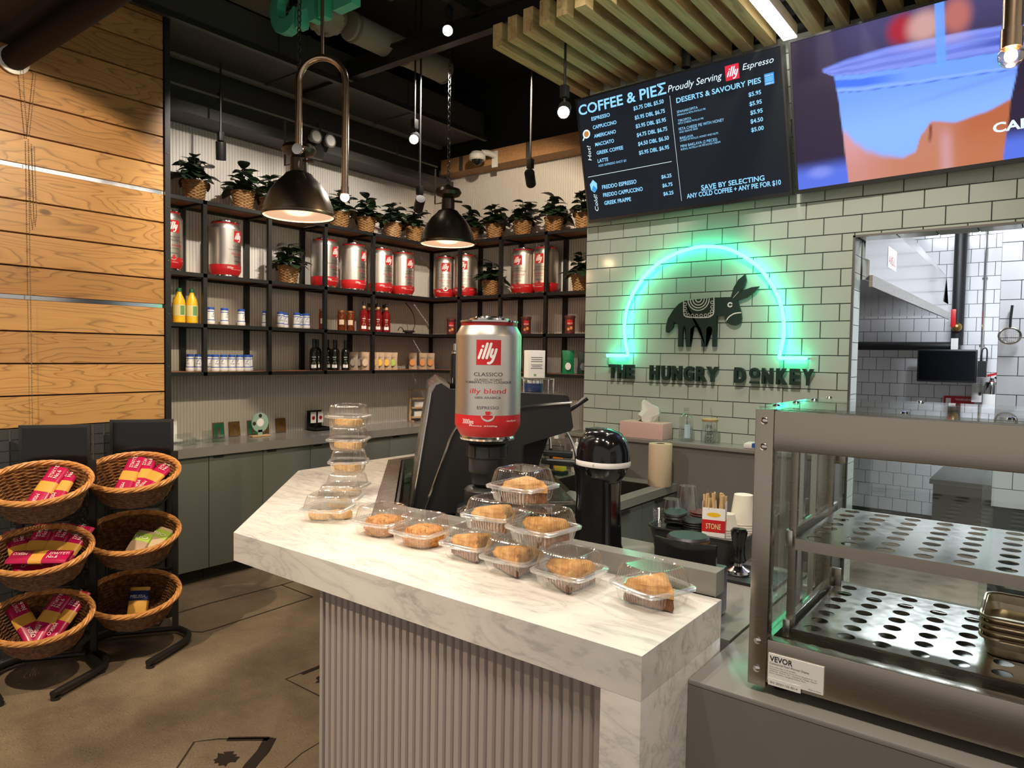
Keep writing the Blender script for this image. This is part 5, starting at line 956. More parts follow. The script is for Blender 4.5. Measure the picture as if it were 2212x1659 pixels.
for k in range(8): MB().lathe([(.018, k*.008), (.022, k*.008+.007)], 16, cap=False).obj('cup', 'clear_cup', t)
t = thing('sugar_stick_box', 'white and red cardboard box full of sugar sticks in the tub', 'box', (-.822, 2.118, TZ), .25); t.scale = [.87]*3
MB().box(-.04, .04, -.026, .026, 0, .001).box(-.04, .04, -.026, -.0252, 0, .115).box(.0392, .04, -.026, .026, 0, .135).box(-.04, -.0392, -.026, .026, 0, .135).box(-.04, .04, .0252, .026, 0, .135).obj('box_body', 'paper', t, 0)
bn = MB().box(-.0404, .0404, -.0264, .0264, .028, .072).obj('red_band', 'red', t, 0); q = MB(); text(q, 'STONE', lambda u, v: (u, -.0272, v), -.026, .040, width=.052, cap=.020, offset=.01); q.obj('band_print', 'label_yel', bn, 0)
MB().add([(.024*math.cos(2*PI*k/20), -.0266, .091+.008*math.sin(2*PI*k/20)) for k in range(20)], [tuple(range(20))]).obj('oval_print', 'yellow', t, 0)
rg = random.Random(5); st = MB(); st2 = MB()
for k in range(34):
    x, y = rg.uniform(-.034,.034), rg.uniform(-.02,.02); dx, dy = rg.uniform(-.012,.012), rg.uniform(-.01,.01)
    (st2 if k % 6 == 0 else st).bar((x, y, .02), (x+dx, y+dy, .145+rg.uniform(0,.025)), .007, .003, (dx+.3, 1, 0))
st.obj('sugar_sticks', 'straw_tan', t, 0)['kind'] = 'stuff'; st2.obj('dark_sticks', 'card_brown', t, 0)['kind'] = 'stuff'
# paper towel
t = thing('paper_towel_roll', 'brown paper towel roll standing on the sink counter', 'paper roll', (-1.535, 3.215, .9095)); MB().lathe([(.057,0),(.058,.002),(.058,.208),(.057,.21),(.021,.21),(.021,.19)], 36).obj('roll', 'kraft', t); MB().lathe([(.0205,.19),(.0205,.2105),(.0185,.2105),(.0185,.19)], 20, cap=False).obj('core', 'card_brown', t)
# on the ledge
ZT = 1.1185
t = thing('tissue_box', 'pink marbled tissue box on the ledge', 'tissue box', (-1.715, 3.41, ZT)); MB().cbox(-.125, .125, -.06, .06, 0, .085, .003).obj('carton', 'pink_card', t)
fz = []; rg = random.Random(4)
mb = MB(); n = 14
for j, (z, r) in enumerate(((.085,.045),(.12,.055),(.155,.04),(.19,.012))):
    for k in range(n): a = 2*PI*k/n; q = 1+.35*math.sin(3*a+j)+.2*rg.uniform(-1,1); fz.append((r*q*math.cos(a)+.01*j*(1 if j < 3 else -.5), .5*r*q*math.sin(a), z+.012*math.sin(2*a+j)))
mb.add(fz, [(j*n+k, j*n+(k+1) % n, (j+1)*n+(k+1) % n, (j+1)*n+k) for j in range(3) for k in range(n)]+[tuple(3*n+k for k in range(n))]); mb.obj('tissue', 'linen', t, 25)
t = thing('water_bottle', 'clear plastic water bottle on the ledge beside the tissue box', 'bottle', (-1.488, 3.41, ZT)); MB().lathe([(.033,0),(.036,.005),(.036,.11),(.03,.13),(.014,.145),(.013,.16)], 24, cap=False).obj('bottle_body', 'water_glass', t); MB().lathe([(.0345,.004),(.0345,.075),(1e-6,.075)], 24).obj('water', 'water_glass', t); MB().lathe([(.015,.158),(.015,.172),(.012,.174)], 16).obj('cap', 'clear_cup', t)
MB().add([(.0365*math.sin(a), -.0365*math.cos(a), z) for z in (.02,.09) for a in (.2,.6,1.0)], [(0,1,4,3),(1,2,5,4)]).obj('label', 'label_pale', t, 0)
t = thing('freddo_glass', 'clear glass tumbler with black print, wooden lid and straw', 'glass', (-1.357, 3.40, ZT), face(-1.357, 3.40)); MB().lathe([(.036,0),(.039,.004),(.039,.10),(.036,.112)], 28, cap=False).obj('glass_body', 'water_glass', t); MB().lathe([(.039,.112),(.041,.115),(.041,.124),(.038,.127)], 28).obj('wooden_lid', 'wood_light', t); MB().tube([(.005,0,.01),(.01,0,.13),(.002,0,.18)], .004, 8).obj('straw', 'clear_cup', t)
g_ = lambda u, v: (math.sin(u/.039)*.0396, -math.cos(u/.039)*.0396, v)
for s_, z in (('FR',.078),('ED',.048),('DO',.018)): q = MB(); text(q, s_, g_, -.012, z, width=.026, cap=.02); q.obj('print', 'black_print', t, 0)
q = MB(); stroke(q, [(-.019,.005),(-.019,.103),(.02,.103),(.02,.005)], .0015, g_, False); q.obj('print_frame', 'black_print', t, 0)
t = thing('folded_cloth', 'white packet with blue mark on the ledge by the warmer', 'packet', (-1.06, 3.40, ZT), .1); MB().cbox(-.11, .11, -.05, .05, 0, .025, .008).obj('packet_body', 'linen', t); MB().box(-.07, -.045, -.0505, -.02, .006, .0258).obj('blue_mark', 'blue_lid', t, 0)
# by the sink
t = thing('dish_soap', 'orange labelled dish soap bottle behind the sink', 'bottle', (-2.17, 3.23, ZW), .5); MB().lathe([(.034,0),(.036,.005),(.036,.12),(.03,.15),(.014,.165),(.013,.18)], 20, sx=1.1, sy=.6).obj('bottle_body', 'water_glass', t); MB().lathe([(.0365,.02),(.0365,.11)], 20, sx=1.1, sy=.62, cap=False).obj('label', 'orange', t); MB().lathe([(.014,.18),(.012,.205)], 14).obj('cap', 'white_gloss', t)
t = thing('hand_soap', 'pale soap bottle with dark flower print behind the sink', 'bottle', (-2.06, 3.27, ZW)); MB().lathe([(.03,0),(.032,.004),(.032,.12),(.014,.14)], 20).obj('bottle_body', 'paper', t); MB().lathe([(.013,.14),(.013,.16),(.004,.165),(.004,.185)], 12).obj('pump', 'white_gloss', t); q = MB()
for k in range(6): stroke(q, [(0,.05),(.016*math.cos(k*PI/3),.05+.016*math.sin(k*PI/3))], .004, lambda u, v: (math.sin(u/.032)*.0326, -math.cos(u/.032)*.0326, v))
q.obj('flower_print', 'black_print', t, 0)
t = thing('sponge_tray', 'dark tray with yellow sponge beside the sink', 'tray', (-2.09, 3.13, ZW)); MB().cbox(-.06, .05, -.03, .03, 0, .022, .004).obj('tray_body', 'sign_green', t); MB().cbox(-.01, .045, -.02, .02, .0225, .06, .005).obj('sponge', 'sponge', t)
# ================================================================== FOOD WARMER
t = thing('food_warmer', 'stainless steel and glass food warmer display with perforated shelves', 'food warmer', (-.449, 1.35, .907))
# local: x right, y back, z up; width .66, depth .46, height .547
WX, WY, WZ = .66, .46, .547
for x0, nm in ((0, 'corner_post'), (WX-.035, 'corner_post')):
    for y0 in (0, WY-.03): MB().cbox(x0, x0+.035, y0, y0+.03, .012, WZ, .002).obj(nm, 'steel', t)
MB().cbox(.035, WX-.035, .002, .026, .470, WZ-.002, .002).obj('top_band', 'steel', t); MB().cbox(.035, WX-.035, .002, .03, .022, .106, .002).obj('bottom_band', 'steel', t)
for y0 in (WY-.028,): MB().cbox(.035, WX-.035, y0, y0+.024, .50, WZ-.002, .002).obj('rear_band', 'steel', t); MB().cbox(.035, WX-.035, y0, y0+.024, .022, .09, .002).obj('rear_band', 'steel', t)
for x0 in (.004, WX-.028): MB().box(x0, x0+.022, .03, WY-.03, .515, WZ-.003).obj('side_band', 'steel', t, 0); MB().box(x0, x0+.022, .03, WY-.03, .022, .09).obj('side_band', 'steel', t, 0)
MB().box(.02, WX-.02, .02, WY-.02, .06, .066).obj('floor_pan', 'steel_tray', t, 0)
for p in ((.012, .019, .03, WY-.03), (WX-.019, WX-.012, .03, WY-.03)): MB().box(p[0], p[0]+.004, p[2], p[3], .09, .515).obj('side_glass', 'pane', t, 0)
MB().box(.005, WX-.005, .005, WY-.005, WZ+.0005, WZ+.0055).obj('top_glass', 'pane', t, 0)
MB().box(.035, .36, WY-.018, WY-.014, .09, .50).obj('rear_door', 'pane', t, 0); MB().box(.34, WX-.035, WY-.026, WY-.022, .09, .50).obj('rear_door', 'pane', t, 0)
sm_ = MB().lathe([(.0072,0),(.0066,.002),(.004,.0038),(1e-6,.004)], 14, rot=Matrix.Rotation(PI/2, 3, 'X')).mesh('screw', 'chrome')
for x in (.0175, WX-.0175):
    for z in (.045, .10, .475, .525): link('screw', sm_, t, (x, 0, z))
s2 = MB().lathe([(.0075,0),(.006,.003),(1e-6,.0045)], 12).mesh('screw', 'chrome')
for x, y in ((.03,.03),(.03,.16),(.03,.30),(.03,.43),(.22,.43),(.42,.43),(.25,.02),(.40,.02),(.55,.02)): link('screw', s2, t, (x, y, WZ+.0057))
# inner frame for the shelves
for x, y in ((.045, .085), (.045, .37), (WX-.06, .085), (WX-.06, .37)): MB().box(x, x+.014, y, y+.014, .07, .50).obj('shelf_post', 'steel', t, 0)
for x, y in ((.028, .20), (.028, .30)): MB().box(x, x+.012, y, y+.018, .09, .515).obj('slotted_rail', 'steel_light', t, 0)
for z in (.11, .40): MB().cbox(.035, .075, WY-.05, WY-.043, z, z+.045, .003).obj('hinge_plate', 'steel', t)
def tray(z):
    x0, x1, y0, y1 = .062, WX-.045, .072, .44; nx, ny = 9, 7; cw = (x1-x0)/nx; ch = (y1-y0)/ny; r = .016; mb = MB(); seg = 16
    for i in range(nx):
        for j in range(ny):
            cx, cy = x0+(i+.5)*cw, y0+(j+.5)*ch; vs = []
            for k in range(seg):
                a = 2*PI*k/seg; c, s_ = math.cos(a), math.sin(a); q = 1/max(abs(c), abs(s_))
                vs += [(cx+c*q*cw/2, cy+s_*q*ch/2, z), (cx+r*c, cy+r*s_, z), (cx+r*c, cy+r*s_, z-.0015)]
            mb.add(vs, [(3*k, 3*((k+1) % seg), 3*((k+1) % seg)+1, 3*k+1) for k in range(seg)]+[(3*k+1, 3*((k+1) % seg)+1, 3*((k+1) % seg)+2, 3*k+2) for k in range(seg)])
    p = mb.obj('perforated_shelf', 'steel_tray', t, 20)
    MB().box(x0, x1, y0-.002, y0, z-.022, z).obj('shelf_lip', 'steel', p, 0); MB().box(x0, x1, y1, y1+.002, z-.022, z).obj('shelf_lip', 'steel', p, 0)
    MB().cbox(x0-.020, x0-.006, y0+.0, y1, z-.02, z+.014, .002).obj('shelf_rail', 'steel_light', p); MB().cbox(x1+.006, x1+.020, y0, y1, z-.02, z+.014, .002).obj('shelf_rail', 'steel_light', p)
tray(.292); tray(.113)
for x in (.05, WX-.05):
    for y in (.05, WY-.05): MB().lathe([(.016, -.0005), (.02, .02)], 14, (x, y, 0)).obj('foot', 'black_plastic', t)
st = MB().box(.039, .139, -.0012, .0018, .030, .082).obj('rating_label', 'paper', t, 0); MB().box(.040, .100, -.0018, -.001, .0215, .035).obj('serial_label', 'paper', st, 0)
for s_, u, z, wd, cap in (('VEVOR',.042,.068,.042,.0105),('Commercial Food Warmer Display',.042,.062,.072,.004),('Model no. EBFS-4  Rating: 110-120V 60Hz 800W',.042,.0565,.048,.002),('Manufacturer: Guangzhou Citreen Kitchen Equipment Co., Ltd.',.042,.0525,.086,.002),('Address: Room 101, Chadong Village, Panyu',.042,.0485,.086,.002),('District, Guangzhou, Guangdong Province, China',.042,.0445,.066,.002),('Made in China',.113,.033,.022,.0022)):
    q = MB(); text(q, s_, lambda a, b: (a, -.0016, b), u, z, width=wd, cap=cap, offset=.02 if s_ == 'VEVOR' else 0); q.obj('label_print', 'black_print', st, 0)
q = MB(); text(q, 'SN: 20231123 0014', lambda a, b: (a, -.0021, b), .044, .0255, width=.05, cap=.004); q.obj('label_print', 'black_print', st, 0)
pm = tubm(.105, .085, .022, .032, .0015, .92).mesh('pan_body', 'pan_steel'); rm = MB().tube([(x, y, .032) for x, y in rrect(.108, .088, .024)], .003, 6, True).mesh('pan_rim', 'pan_steel')
for k in range(4):
    p = thing('baking_pan', ['worn steel baking pan at the bottom of the warmer stack','second steel baking pan from the bottom of the stack','third steel baking pan from the bottom of the stack','topmost empty steel baking pan in the warmer'][k], 'pan', (.02, 1.60, 1.0215+k*.0125), .0, 'steel pans stacked in the warmer')
    link('pan_body', pm, p); link('pan_rim', rm, p)
# ================================================================== CLAMSHELL PASTRY BOXES
def shell_me(prof, name, rib=.011, n=60):
    return MB().lathe(prof, n*2, cap=True, power=6, rib=rib, ribn=n).mesh(name, 'plastic', 30)
A = .066
base_me = shell_me([(A*.74, .0005), (A*.80, .001), (A*.86, .006), (A*.97, .038)], 'base_tray', .014, 104); base_me2 = None
rim_cl = MB().lathe([(A*.97, .036), (A*1.06, .0365), (A*1.11, .0345), (A*1.12, .040), (A*1.06, .0425), (A*.97, .043)], 64, cap=False, power=6).mesh('hinged_rim', 'plastic_rim', 40)
lid_me = MB().lathe([(A*.98, .043), (A*.955, .050), (A*.875, .072), (A*.84, .0775), (A*.77, .0825), (A*.72, .083), (A*.69, .0805), (1e-5, .0805)], 208, cap=False, power=5, rib=.014, ribn=104).mesh('lid', 'plastic', 30)
tab_me = MB().cbox(-.016, .016, -A*1.18, -A*1.05, .034, .041, .002).mesh('snap_tab', 'plastic_rim')
hin_me = MB().cbox(-.05, .05, A*1.04, A*1.12, .034, .040, .002).mesh('hinge', 'plastic_rim')
def clam(label, loc, rz, tilt=(0, 0)):
    t = thing('clamshell_box', label, 'box', loc, rz, 'clear clamshell pastry boxes'); t.rotation_euler = (tilt[0], tilt[1], rz)
    for nm, me in (('base_tray', base_me), ('hinged_rim', rim_cl), ('lid', lid_me), ('snap_tab', tab_me), ('hinge', hin_me)): link(nm, me, t)
    return t
rg = random.Random(9)
def bumpy(mb, amp): mb.v = [(x+rg.uniform(-amp, amp), y+rg.uniform(-amp, amp), z+rg.uniform(-amp, amp) if z > .002 else z) for x, y, z in mb.v]; return mb
def wedge_layers(h0, h1, steps, m, seed, name):
    rg2 = random.Random(seed); P = [(-.057,-.040), (.055,-.044), (.004,.056)]; pts = []
    for i in range(3):
        a, b = Vector(P[i]), Vector(P[(i+1) % 3])
        for k in range(8): pts.append(a.lerp(b, k/8))
    mb = MB(); n = len(pts); rows = []
    for j in range(steps+1):
        z = h0+(h1-h0)*j/steps; sc = 1-(.03 if m != 'pastry' else .22)*(j/steps)**3+(.03 if m == 'pastry' else 0)
        rows += [(p.x*sc+rg2.uniform(-.0022,.0022), p.y*sc+rg2.uniform(-.0022,.0022), z+rg2.uniform(-.0018,.0018)*(j > 0)) for p in pts]
    mb.add(rows, [(j*n+k, j*n+(k+1) % n, (j+1)*n+(k+1) % n, (j+1)*n+k) for j in range(steps) for k in range(n)])
    c = len(mb.v); mb.v.append((0, 0, h1+.008)); mb.f += [(steps*n+k, steps*n+(k+1) % n, c) for k in range(n)]
    return mb.mesh(name, m, 50)
bk0 = wedge_layers(.001, .027, 3, 'pastry_nut', 1, 'nut_filling'); bk1 = wedge_layers(.027, .052, 7, 'pastry', 2, 'phyllo_crust')
def baklava(label, loc, rz):
    t = thing('baklava_wedge', label, 'pastry', loc, rz, 'baklava wedges in clear boxes'); link('nut_filling', bk0, t); link('phyllo_crust', bk1, t)
kt = bumpy(MB().lathe([(.049,.001),(.056,.012),(.057,.028),(.050,.041),(.033,.048),(1e-5,.050)], 40, cap=True), .0013).mesh('shredded_crust', 'kataifi', 60)
sh = MB(); rg3 = random.Random(3)
for k in range(170):
    a = rg3.uniform(0, 2*PI); z = rg3.uniform(.004,.046); r = .0575 if z < .034 else .049; da = rg3.uniform(-.4,.4); sh.tube([(r*math.cos(a), r*math.sin(a), z), ((r+.004)*math.cos(a+da/2), (r+.004)*math.sin(a+da/2), z+rg3.uniform(-.006,.008)), (r*.96*math.cos(a+da), r*.96*math.sin(a+da), max(.002, z+rg3.uniform(-.01,.01)))], .0007, 3)
shm = sh.mesh('pastry_threads', 'kataifi', 0)
def kataifi(label, loc):
    t = thing('kataifi_nest', label, 'pastry', loc, 0, 'kataifi nests in clear boxes'); link('shredded_crust', kt, t); o = link('pastry_threads', shm, t); o['kind'] = 'stuff'
ck = MB().lathe([(.020,.0),(.024,.004),(.024,.018),(.02,.024),(.01,.027),(1e-5,.0275)], 36, sx=1.5, sy=.85, rib=.03, ribn=18).mesh('cookie_dough', 'cookie', 40); dr = MB().sphere((.004,0,.0265), .008, 10, 6, 1.4, .8, .4).mesh('date_filling', 'pastry_nut')
def cookie(label, loc, rz, tx=0):
    t = thing('filled_cookie', label, 'pastry', loc, rz, 'filled cookies in clear boxes'); t.rotation_euler = (tx, 0, rz); link('cookie_dough', ck, t); link('date_filling', dr, t)
ZM = 1.0205; HS = .0838
CL = [('near the left end of the counter, in front of the tall stack', (-1.80,1.395), 0, .5, 'c'), ('right of the leftmost box, holding a kataifi nest', (-1.545,1.392), 0, .12, 'k'), ('second with a kataifi nest, left of the pyramid', (-1.375,1.385), 0, .08, 'k'),
      ('bottom left of the baklava pyramid', (-1.185,1.385), 0, .05, 'b'), ('bottom middle of the baklava pyramid', (-1.028,1.362), 0, .08, 'b'), ('bottom right of the baklava pyramid', (-.865,1.352), 0, .0, 'b'), ('middle layer left of the baklava pyramid', (-1.118,1.392), 1, .1, 'b'), ('middle layer right of the baklava pyramid', (-.948,1.362), 1, -.1, 'b'), ('at the top of the baklava pyramid', (-1.032,1.392), 2, .0, 'b'),
      ('alone at the right end of the counter, tinted by the neon', (-.668,1.375), 0, -.35, 'b')]
for lb, (x, y), lv, rz, kd in CL:
    z = ZM+lv*HS; clam(f'clear clamshell box {lb}', (x, y, z), rz)
    if kd == 'b': baklava(f'baklava wedge, box {lb}', (x+.008, y+.004, z+.0022), rz+rg.uniform(-.5,.6)+(0 if lv < 2 else .5))
    if kd == 'k': kataifi(f'kataifi nest in the box {lb}', (x+.01, y, z+.0022))
cookie('filled cookie lying on its side in the front left box', (-1.815,1.372,ZM+.003), .4); cookie('second filled cookie behind it in the front left box', (-1.775,1.425,ZM+.003), .7)
bx, by = -2.075, 1.70
for k in range(4):
    lb = ['bottom', 'second', 'third', 'top'][k]; x, y, rz = bx+(.018, -.004, .0, -.014)[k], by+(-.02, .004, .0, .01)[k], .62+.16*((k*2) % 3-1)
    clam(f'clear clamshell of cookies, {lb} of the tall left stack', (x, y, ZM+k*HS), rz)
    for j in range(2): cookie(f'{["left","right"][j]} filled cookie in the {lb} box of the tall left stack', (x-.022+.044*j, y-.012+.02*j, ZM+k*HS+.0025), rz+PI/2*(j-.3))
clam('clear clamshell of cookies leaning just behind the front left box', (-1.905, 1.525, ZM), .6); cookie('filled cookie in the box just behind the front left box', (-1.905, 1.52, ZM+.003), .9)
# ================================================================== BASKET STANDS
def basket_meshes():
    b = MB(); weave(b, .140, .195, .125, 18, 26, .0046, 1.0, .78, 4, 4, .012, .9); bm_ = b.mesh('wicker_wall', 'wicker', 60)
    s = MB()
    for k in range(26):
        a = 2*PI*k/26; s.tube([(.138*math.cos(a), .138*.78*math.sin(a), .008), (.197*math.cos(a), .197*.78*math.sin(a), .14)], .0035, 4)
    r = MB()
    for k in range(5): r.tube([((.200+.0085*math.cos(i*.42+k*1.257))*math.cos(2*PI*i/110), .78*(.200+.0085*math.cos(i*.42+k*1.257))*math.sin(2*PI*i/110), .142+.0085*math.sin(i*.42+k*1.257)) for i in range(110)], .0055, 5, True)
    f = MB()
    for k in range(1, 15): f.tube([(.0095*k*math.cos(2*PI*i/40), .78*.0095*k*math.sin(2*PI*i/40), .009+.0015*math.cos(i*PI/2+k*PI)) for i in range(40)], .0048, 4, True)
    return bm_, s.mesh('stakes', 'wicker', 60), r.mesh('braided_rim', 'wicker_rim', 60), f.mesh('woven_floor', 'wicker', 60)
BM = basket_meshes()
TILT = .42; ROLL = 0
BL = []
SX, SR = -3.80, -.62
def stand(label, yc, signlab, blabs):
    t = thing('basket_stand', label, 'stand', (SX, yc, 0), SR, 'black wire display stands')
    for s_ in (-1, 1):
        MB().box(-.045, -.015, s_*.155-.014, s_*.155+.014, .03, 1.0).obj('upright', 'black_metal', t, 0)
        MB().tube([(-.03, s_*.155, .03)]+catmull([(-.02, s_*.175, .03), (.05, s_*.225, .03), (.14, s_*.235, .03), (.24, s_*.19, .03), (.40, s_*.10, .03)], 5), .0165, 10).obj('foot_tube', 'black_metal', t)
        MB().lathe([(.02, .0005), (.02, .014)], 12, (.385, s_*.107, 0)).obj('rubber_foot', 'black_plastic', t)
    MB().tube([(-.03, -.155, .03), (-.03, .155, .03)], .014, 8).obj('base_bar', 'black_metal', t)
    for z in (.36, .66, .94): MB().tube([(-.03, -.155, z), (-.03, .155, z)], .009, 8).obj('cross_bar', 'black_metal', t)
    for z in (.18, .49, .795):
        MB().tube([(-.015, -.13, z+.10), (.02, -.14, z-.02), (.18, -.11, z-.05), (.18, .11, z-.05), (.02, .14, z-.02), (-.015, .13, z+.10)], .006, 6).obj('basket_cradle', 'black_metal', t)
    MB().tube([(-.03, -.06, 1.0), (-.03, -.06, 1.08)], .008, 6).tube([(-.03, .06, 1.0), (-.03, .06, 1.08)], .008, 6).tube([(-.03, -.155, .99), (-.03, .155, .99)], .009, 6).obj('sign_post', 'black_metal', t)
    sg = MB().cbox(-.03, -.018, -.155, .15, .965, 1.175, .003).obj('sign_frame', 'black_plastic', t); MB().box(-.0178, -.0165, -.14, .135, .98, 1.16).obj('sign_face', 'screen_black', sg, 0)
    for k, z in enumerate((.80, .495, .185)):
        b = thing('wicker_basket', blabs[k], 'basket', (SX+.165*math.cos(SR), yc+.165*math.sin(SR), z), 0, 'oval wicker baskets on the stands'); b.rotation_euler = (Matrix.Rotation(SR, 4, 'Z') @ Matrix.Rotation(TILT, 4, 'Y')).to_euler(); b.scale = [1.06]*3
        for nm, me in zip(('wicker_wall', 'stakes', 'braided_rim', 'woven_floor'), BM):
            o = link(nm, me, b, None, (0, 0, PI/2)); 
        BL.append((b, yc, z))
stand('black basket stand farther right with a blank black sign', 1.735, '', ['top wicker basket of the right stand, holding three pasta packs', 'middle wicker basket of the right stand, with green bags', 'bottom wicker basket of the right stand, with one pasta bag'])
stand('black basket stand cut off by the left picture edge', 1.325, '', ['top wicker basket of the left stand, holding two pasta packs', 'middle wicker basket of the left stand, full of pasta packs', 'bottom wicker basket of the left stand, with three pasta packs'])
# pasta packs
def pillow(L, W, T, m, name, n=10, y0=0, y1=1, ro=0):
    vs = []; k = 10
    for i in range(n+1):
        f = y0+(y1-y0)*i/n; th = T*(.25+.75*math.sin(PI*min(max(f, .02), .98))**.35)+ro
        for j in range(k): a = 2*PI*j/k; vs.append(((W/2+ro)*math.copysign(abs(math.cos(a))**.6, math.cos(a)), (f-.5)*L, T/2+th/2*math.copysign(abs(math.sin(a))**.7, math.sin(a))))
    return MB().add(vs, [(i*k+j, i*k+(j+1) % k, (i+1)*k+(j+1) % k, (i+1)*k+j) for i in range(n) for j in range(k)]+[tuple(reversed(range(k))), tuple(n*k+j for j in range(k))]).mesh(name, m, 50)
pk = pillow(.26, .084, .030, 'pink_pack', 'wrapper'); pw = pillow(.26, .084, .030, 'pasta', 'pasta_window', 4, .38, .60, .0012)
def pk_text():
    out = []
    for s_, u, wd, cap, rot in (('\u03a3\u03a0\u0391\u0393\u0393\u0395\u03a4\u0399', -.008, .085, .016, 1), ('No.6', .016, .045, .02, 1), ('MISKO', -.006, .06, .018, -1)):
        q = MB()
        text(q, s_, (lambda a, b: (-b+u if False else u-b+.012, a+.045, .0338)) if rot == 1 else (lambda a, b: (b+u-.005, -a-.05, .0338)), 0, 0, width=wd, cap=cap); out.append(q.mesh('pack_print', 'white_print', 0))
    return out
PT = pk_text()
def pack(label, bi, lx, ly, lz, rz, rx=0, flip=0):
    b, yc, z = BL[bi]; t = thing('pasta_pack', label, 'pasta pack', (0, 0, 0), 0, 'red spaghetti packs in the baskets')
    base = Matrix.Translation(b.location) @ b.rotation_euler.to_matrix().to_4x4()
    t.matrix_world = base @ Matrix.Translation((lx-.035, ly*.92, lz+.012)) @ Matrix.Rotation(rz, 4, 'Z') @ Matrix.Rotation(rx, 4, 'X')
    link('wrapper', pk, t); link('pasta_window', pw, t)
    for me in PT: link('pack_print', me, t)
# basket local: x down-slope to the front (+x), y along the wall, z out of the basket
pack('red spaghetti pack leaning left in the top right basket', 0, -.02, -.03, .062, 1.35, .35); pack('narrow red pasta pack behind the first in the top right basket', 0, -.04, .035, .060, 1.45, .35); pack('red pasta pack lying to the right in the top right basket', 0, -.01, .10, .058, .95, .25)
pack('red spaghetti pack standing out of the top left basket', 3, -.02, .015, .062, 1.25, .35); pack('darker red pasta pack tucked behind it in the top left basket', 3, -.035, .075, .055, 1.35, .32)
pack('red pasta pack at the far left of the middle left basket', 4, -.03, -.11, .070, 2.0, .25); pack('red pasta pack second from left in the middle left basket', 4, -.05, -.04, .075, 1.5, .3); pack('red pasta pack third from left in the middle left basket', 4, -.045, .04, .072, 1.35, .3); pack('red pasta pack at the right of the middle left basket', 4, -.03, .115, .066, 1.2, .3); pack('red pasta pack lying across the front of the middle left basket', 4, .06, .01, .098, -.2, .1)
pack('red pasta pack crossing left in the bottom left basket', 5, -.01, -.09, .066, 2.2, .3); pack('long red spaghetti pack in the middle of the bottom left basket', 5, -.02, .02, .068, 1.2, .3); pack('red pasta pack at the right of the bottom left basket', 5, -.03, .09, .060, 1.15, .3)
def sack(label, bi, lx, ly, lz, rz, rx, m1, m2, s_):
    b, yc, z = BL[bi]; t = thing('pasta_bag', label, 'pasta bag', (0,0,0)); base = Matrix.Translation(b.location) @ b.rotation_euler.to_matrix().to_4x4()
    t.matrix_world = base @ Matrix.Translation((lx, ly, lz)) @ Matrix.Rotation(rz, 4, 'Z') @ Matrix.Rotation(rx, 4, 'X')
    link('bag_body', pillow(.15, .095, .045, m1, 'bag_body'), t); link('bag_label', pillow(.15, .095, .045, m2, 'bag_label', 4, .55, .88, .001), t)
    q = MB(); text(q, s_, lambda a, b: (a, b, .0475), -.035, .02, width=.07, cap=.016); q.obj('lettering', 'white_print', t, 0)
sack('grain bag with green label at the left of the middle right basket', 1, .0, .03, .055, 1.2, .3, 'bag_clear', 'bag_lime', 'BIO'); sack('grain bag with lime label at the right of the middle right basket', 1, -.02, .11, .055, 1.0, .3, 'kraft', 'bag_lime', 'BIO')
sack('bag of short pasta with dark blue top in the bottom right basket', 2, -.02, .02, .065, 1.5, .7, 'pasta', 'navy', 'MELISSA')
# ================================================================== TRINKETS ON THE BACK WORKTOP
for k, (y, m_, lb) in enumerate([(2.735,'green_icon','small green foil icon at the left of the row'), (2.86,'gold_icon','small golden icon second from the left'), (3.01,'green_icon','green foil icon half hidden by the round card stand'), (3.105,'gold_icon','golden saint icon just right of the round card stand'), (3.255,'gold_icon','dark golden icon at the right end of the row')]):
    t = thing('icon_panel', lb, 'icon', (-4.795, y, .911), 0, 'small icons leaning on the fluted wall'); t.rotation_euler = (0, -.12, 0)
    MB().cbox(.0, .010, -.043, .043, 0, .11, .002).obj('panel', 'card_brown', t); f = MB().box(.0101, .0115, -.037, .037, .008, .102).obj('picture', m_, t, 0)
    q = MB(); q.add([(.0118, -.016*1+.016*1, .03)]*0, []); stroke(q, [(0,.02),(0,.06)], .022, lambda u, v: (.0119, u, v)); stroke(q, [(0,.072),(0,.074)], .016, lambda u, v: (.0119, u, v)); q.obj('figure', 'card_brown', f, 0)
t = thing('card_stand', 'round sage green card display on a wooden foot', 'display stand', (-4.66, 2.985, .911)); MB().cbox(-.025, .025, -.075, .075, 0, .012, .003).obj('foot', 'wood_light', t)
MB().prism([(.068*math.cos(2*PI*k/40)*(1+.03*(k % 2)), .105+.072*math.sin(2*PI*k/40)*(1+.03*(k % 2))) for k in range(40)], lambda u, v, d: (d, u, v), -.004, .004).box(-.004, .004, -.018, .018, .012, .05).obj('round_board', 'sage_wood', t, 0)
MB().disc((.0047, 0, .105), .03, 24, 'x').obj('round_card', 'paper', t, 0)
for y, z in ((.0,.155),(-.05,.10)): MB().disc((.0052, y, z), .014, 16, 'x').obj('badge', 'chrome', t, 0)
t = thing('hanging_card_display', 'small black counter display with hanging cards', 'display stand', (-4.70, 3.55, .911)); MB().box(-.07, -.064, -.07, .07, 0, .16).box(-.07, .04, -.07, .07, 0, .006).box(.036, .04, -.07, .07, 0, .025).box(-.07, .04, -.07, -.066, 0, .03).box(-.07, .04, .066, .07, 0, .03).obj('display_body', 'black_plastic', t, 0)
for y in (-.035, .035): MB().tube([(-.064, y, .15), (-.03, y, .152), (-.028, y, .158)], .003, 5).obj('hook', 'black_metal', t); c = MB().box(-.034, -.031, y-.026, y+.026, .06, .148).obj('hanging_card', 'paper', t, 0); MB().disc((-.0305, y, .10), .016, 14, 'x').obj('card_print', 'red_dark', c, 0)
t = thing('wooden_rack', 'small pine counter rack with shelves beside the espresso machine', 'rack', (-4.70, 4.70, .911), -.3)
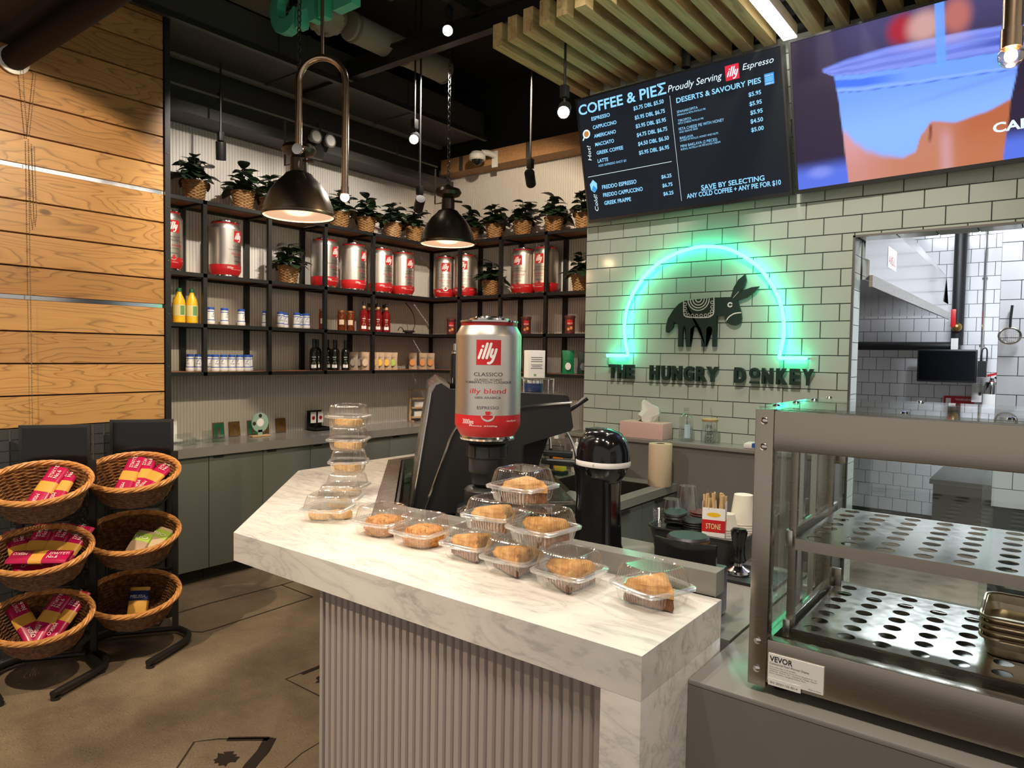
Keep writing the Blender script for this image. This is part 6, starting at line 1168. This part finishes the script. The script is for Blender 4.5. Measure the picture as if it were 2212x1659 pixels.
for y in (-.10, .10): MB().box(-.03, -.018, y-.008, y+.008, 0, .30).box(-.03, .05, y-.008, y+.008, 0, .012).obj('side_rail', 'wood_light', t, 0)
for z in (.03, .12, .205, .285): MB().box(-.03, .01, -.092, .092, z, z+.016).obj('rack_shelf', 'wood_light', t, 0)
for z in (.046, .136): MB().box(-.02, .0, -.06, .06, z, z+.045).obj('card_stock', 'paper', t, 0)
def acrylic(label, loc, a, b, h):
    t = thing('acrylic_holder', label, 'card holder', loc); th = .003
    MB().box(-a, a, -b, b, 0, th).obj('base', 'pane', t, 0)
    for i, p in enumerate(((-a,-a+th,-b,b),(a-th,a,-b,b),(-a+th,a-th,-b,-b+th),(-a+th,a-th,b-th,b))): MB().box(p[0], p[1], p[2], p[3], th, h*(1 if i == 0 else .6)).obj('wall', 'pane', t, 0)
    return t
a1 = acrylic('clear acrylic box at the left end of the worktop', (-4.60, 2.40, .911), .055, .06, .07); acrylic('clear acrylic box with dark lettering beside the icons', (-4.62, 2.60, .911), .05, .06, .075)
q = MB(); text(q, 'BUSINESS CARDS', lambda u, v: (.0506, u, v), -.04, .02, width=.08, cap=.012); q.obj('lettering', 'black_print', bpy.data.objects['acrylic_holder.001'], 0)
t = thing('card_flyers', 'white flyers in an acrylic stand behind the sign panel', 'flyers', (-4.70, 2.30, .911)); 
for k in range(2): f = MB().box(-.01-.012*k, -.007-.012*k, -.08+.03*k, .06+.03*k, .01, .15).obj('flyer', 'paper', t, 0)
MB().box(-.03, .02, -.09, .10, 0, .009).obj('stand_base', 'pane', t, 0)
# floor stains
mb = MB(); 
def blob(cx, cy, r, seed, name='stain'):
    rg = random.Random(seed); n = 22; MB().add([(cx+r*(1+.3*rg.uniform(-1,1))*math.cos(2*PI*k/n), cy+r*(1+.3*rg.uniform(-1,1))*math.sin(2*PI*k/n), .0015) for k in range(n)], [tuple(range(n))]).obj(name, 'stain', fl, 0)
blob(-2.43, 1.413, .045, 1); strip('stain', [(-2.55,1.49),(-2.47,1.56),(-2.425,1.595)], .03, 'stain'); strip('stain', [(-2.425,1.60),(-2.365,1.53),(-2.32,1.45),(-2.25,1.36)], .05, 'stain')
blob(-2.67, 2.06, .045, 4); strip('stain', [(-2.80,2.02),(-2.795,2.2)], .02, 'stain')
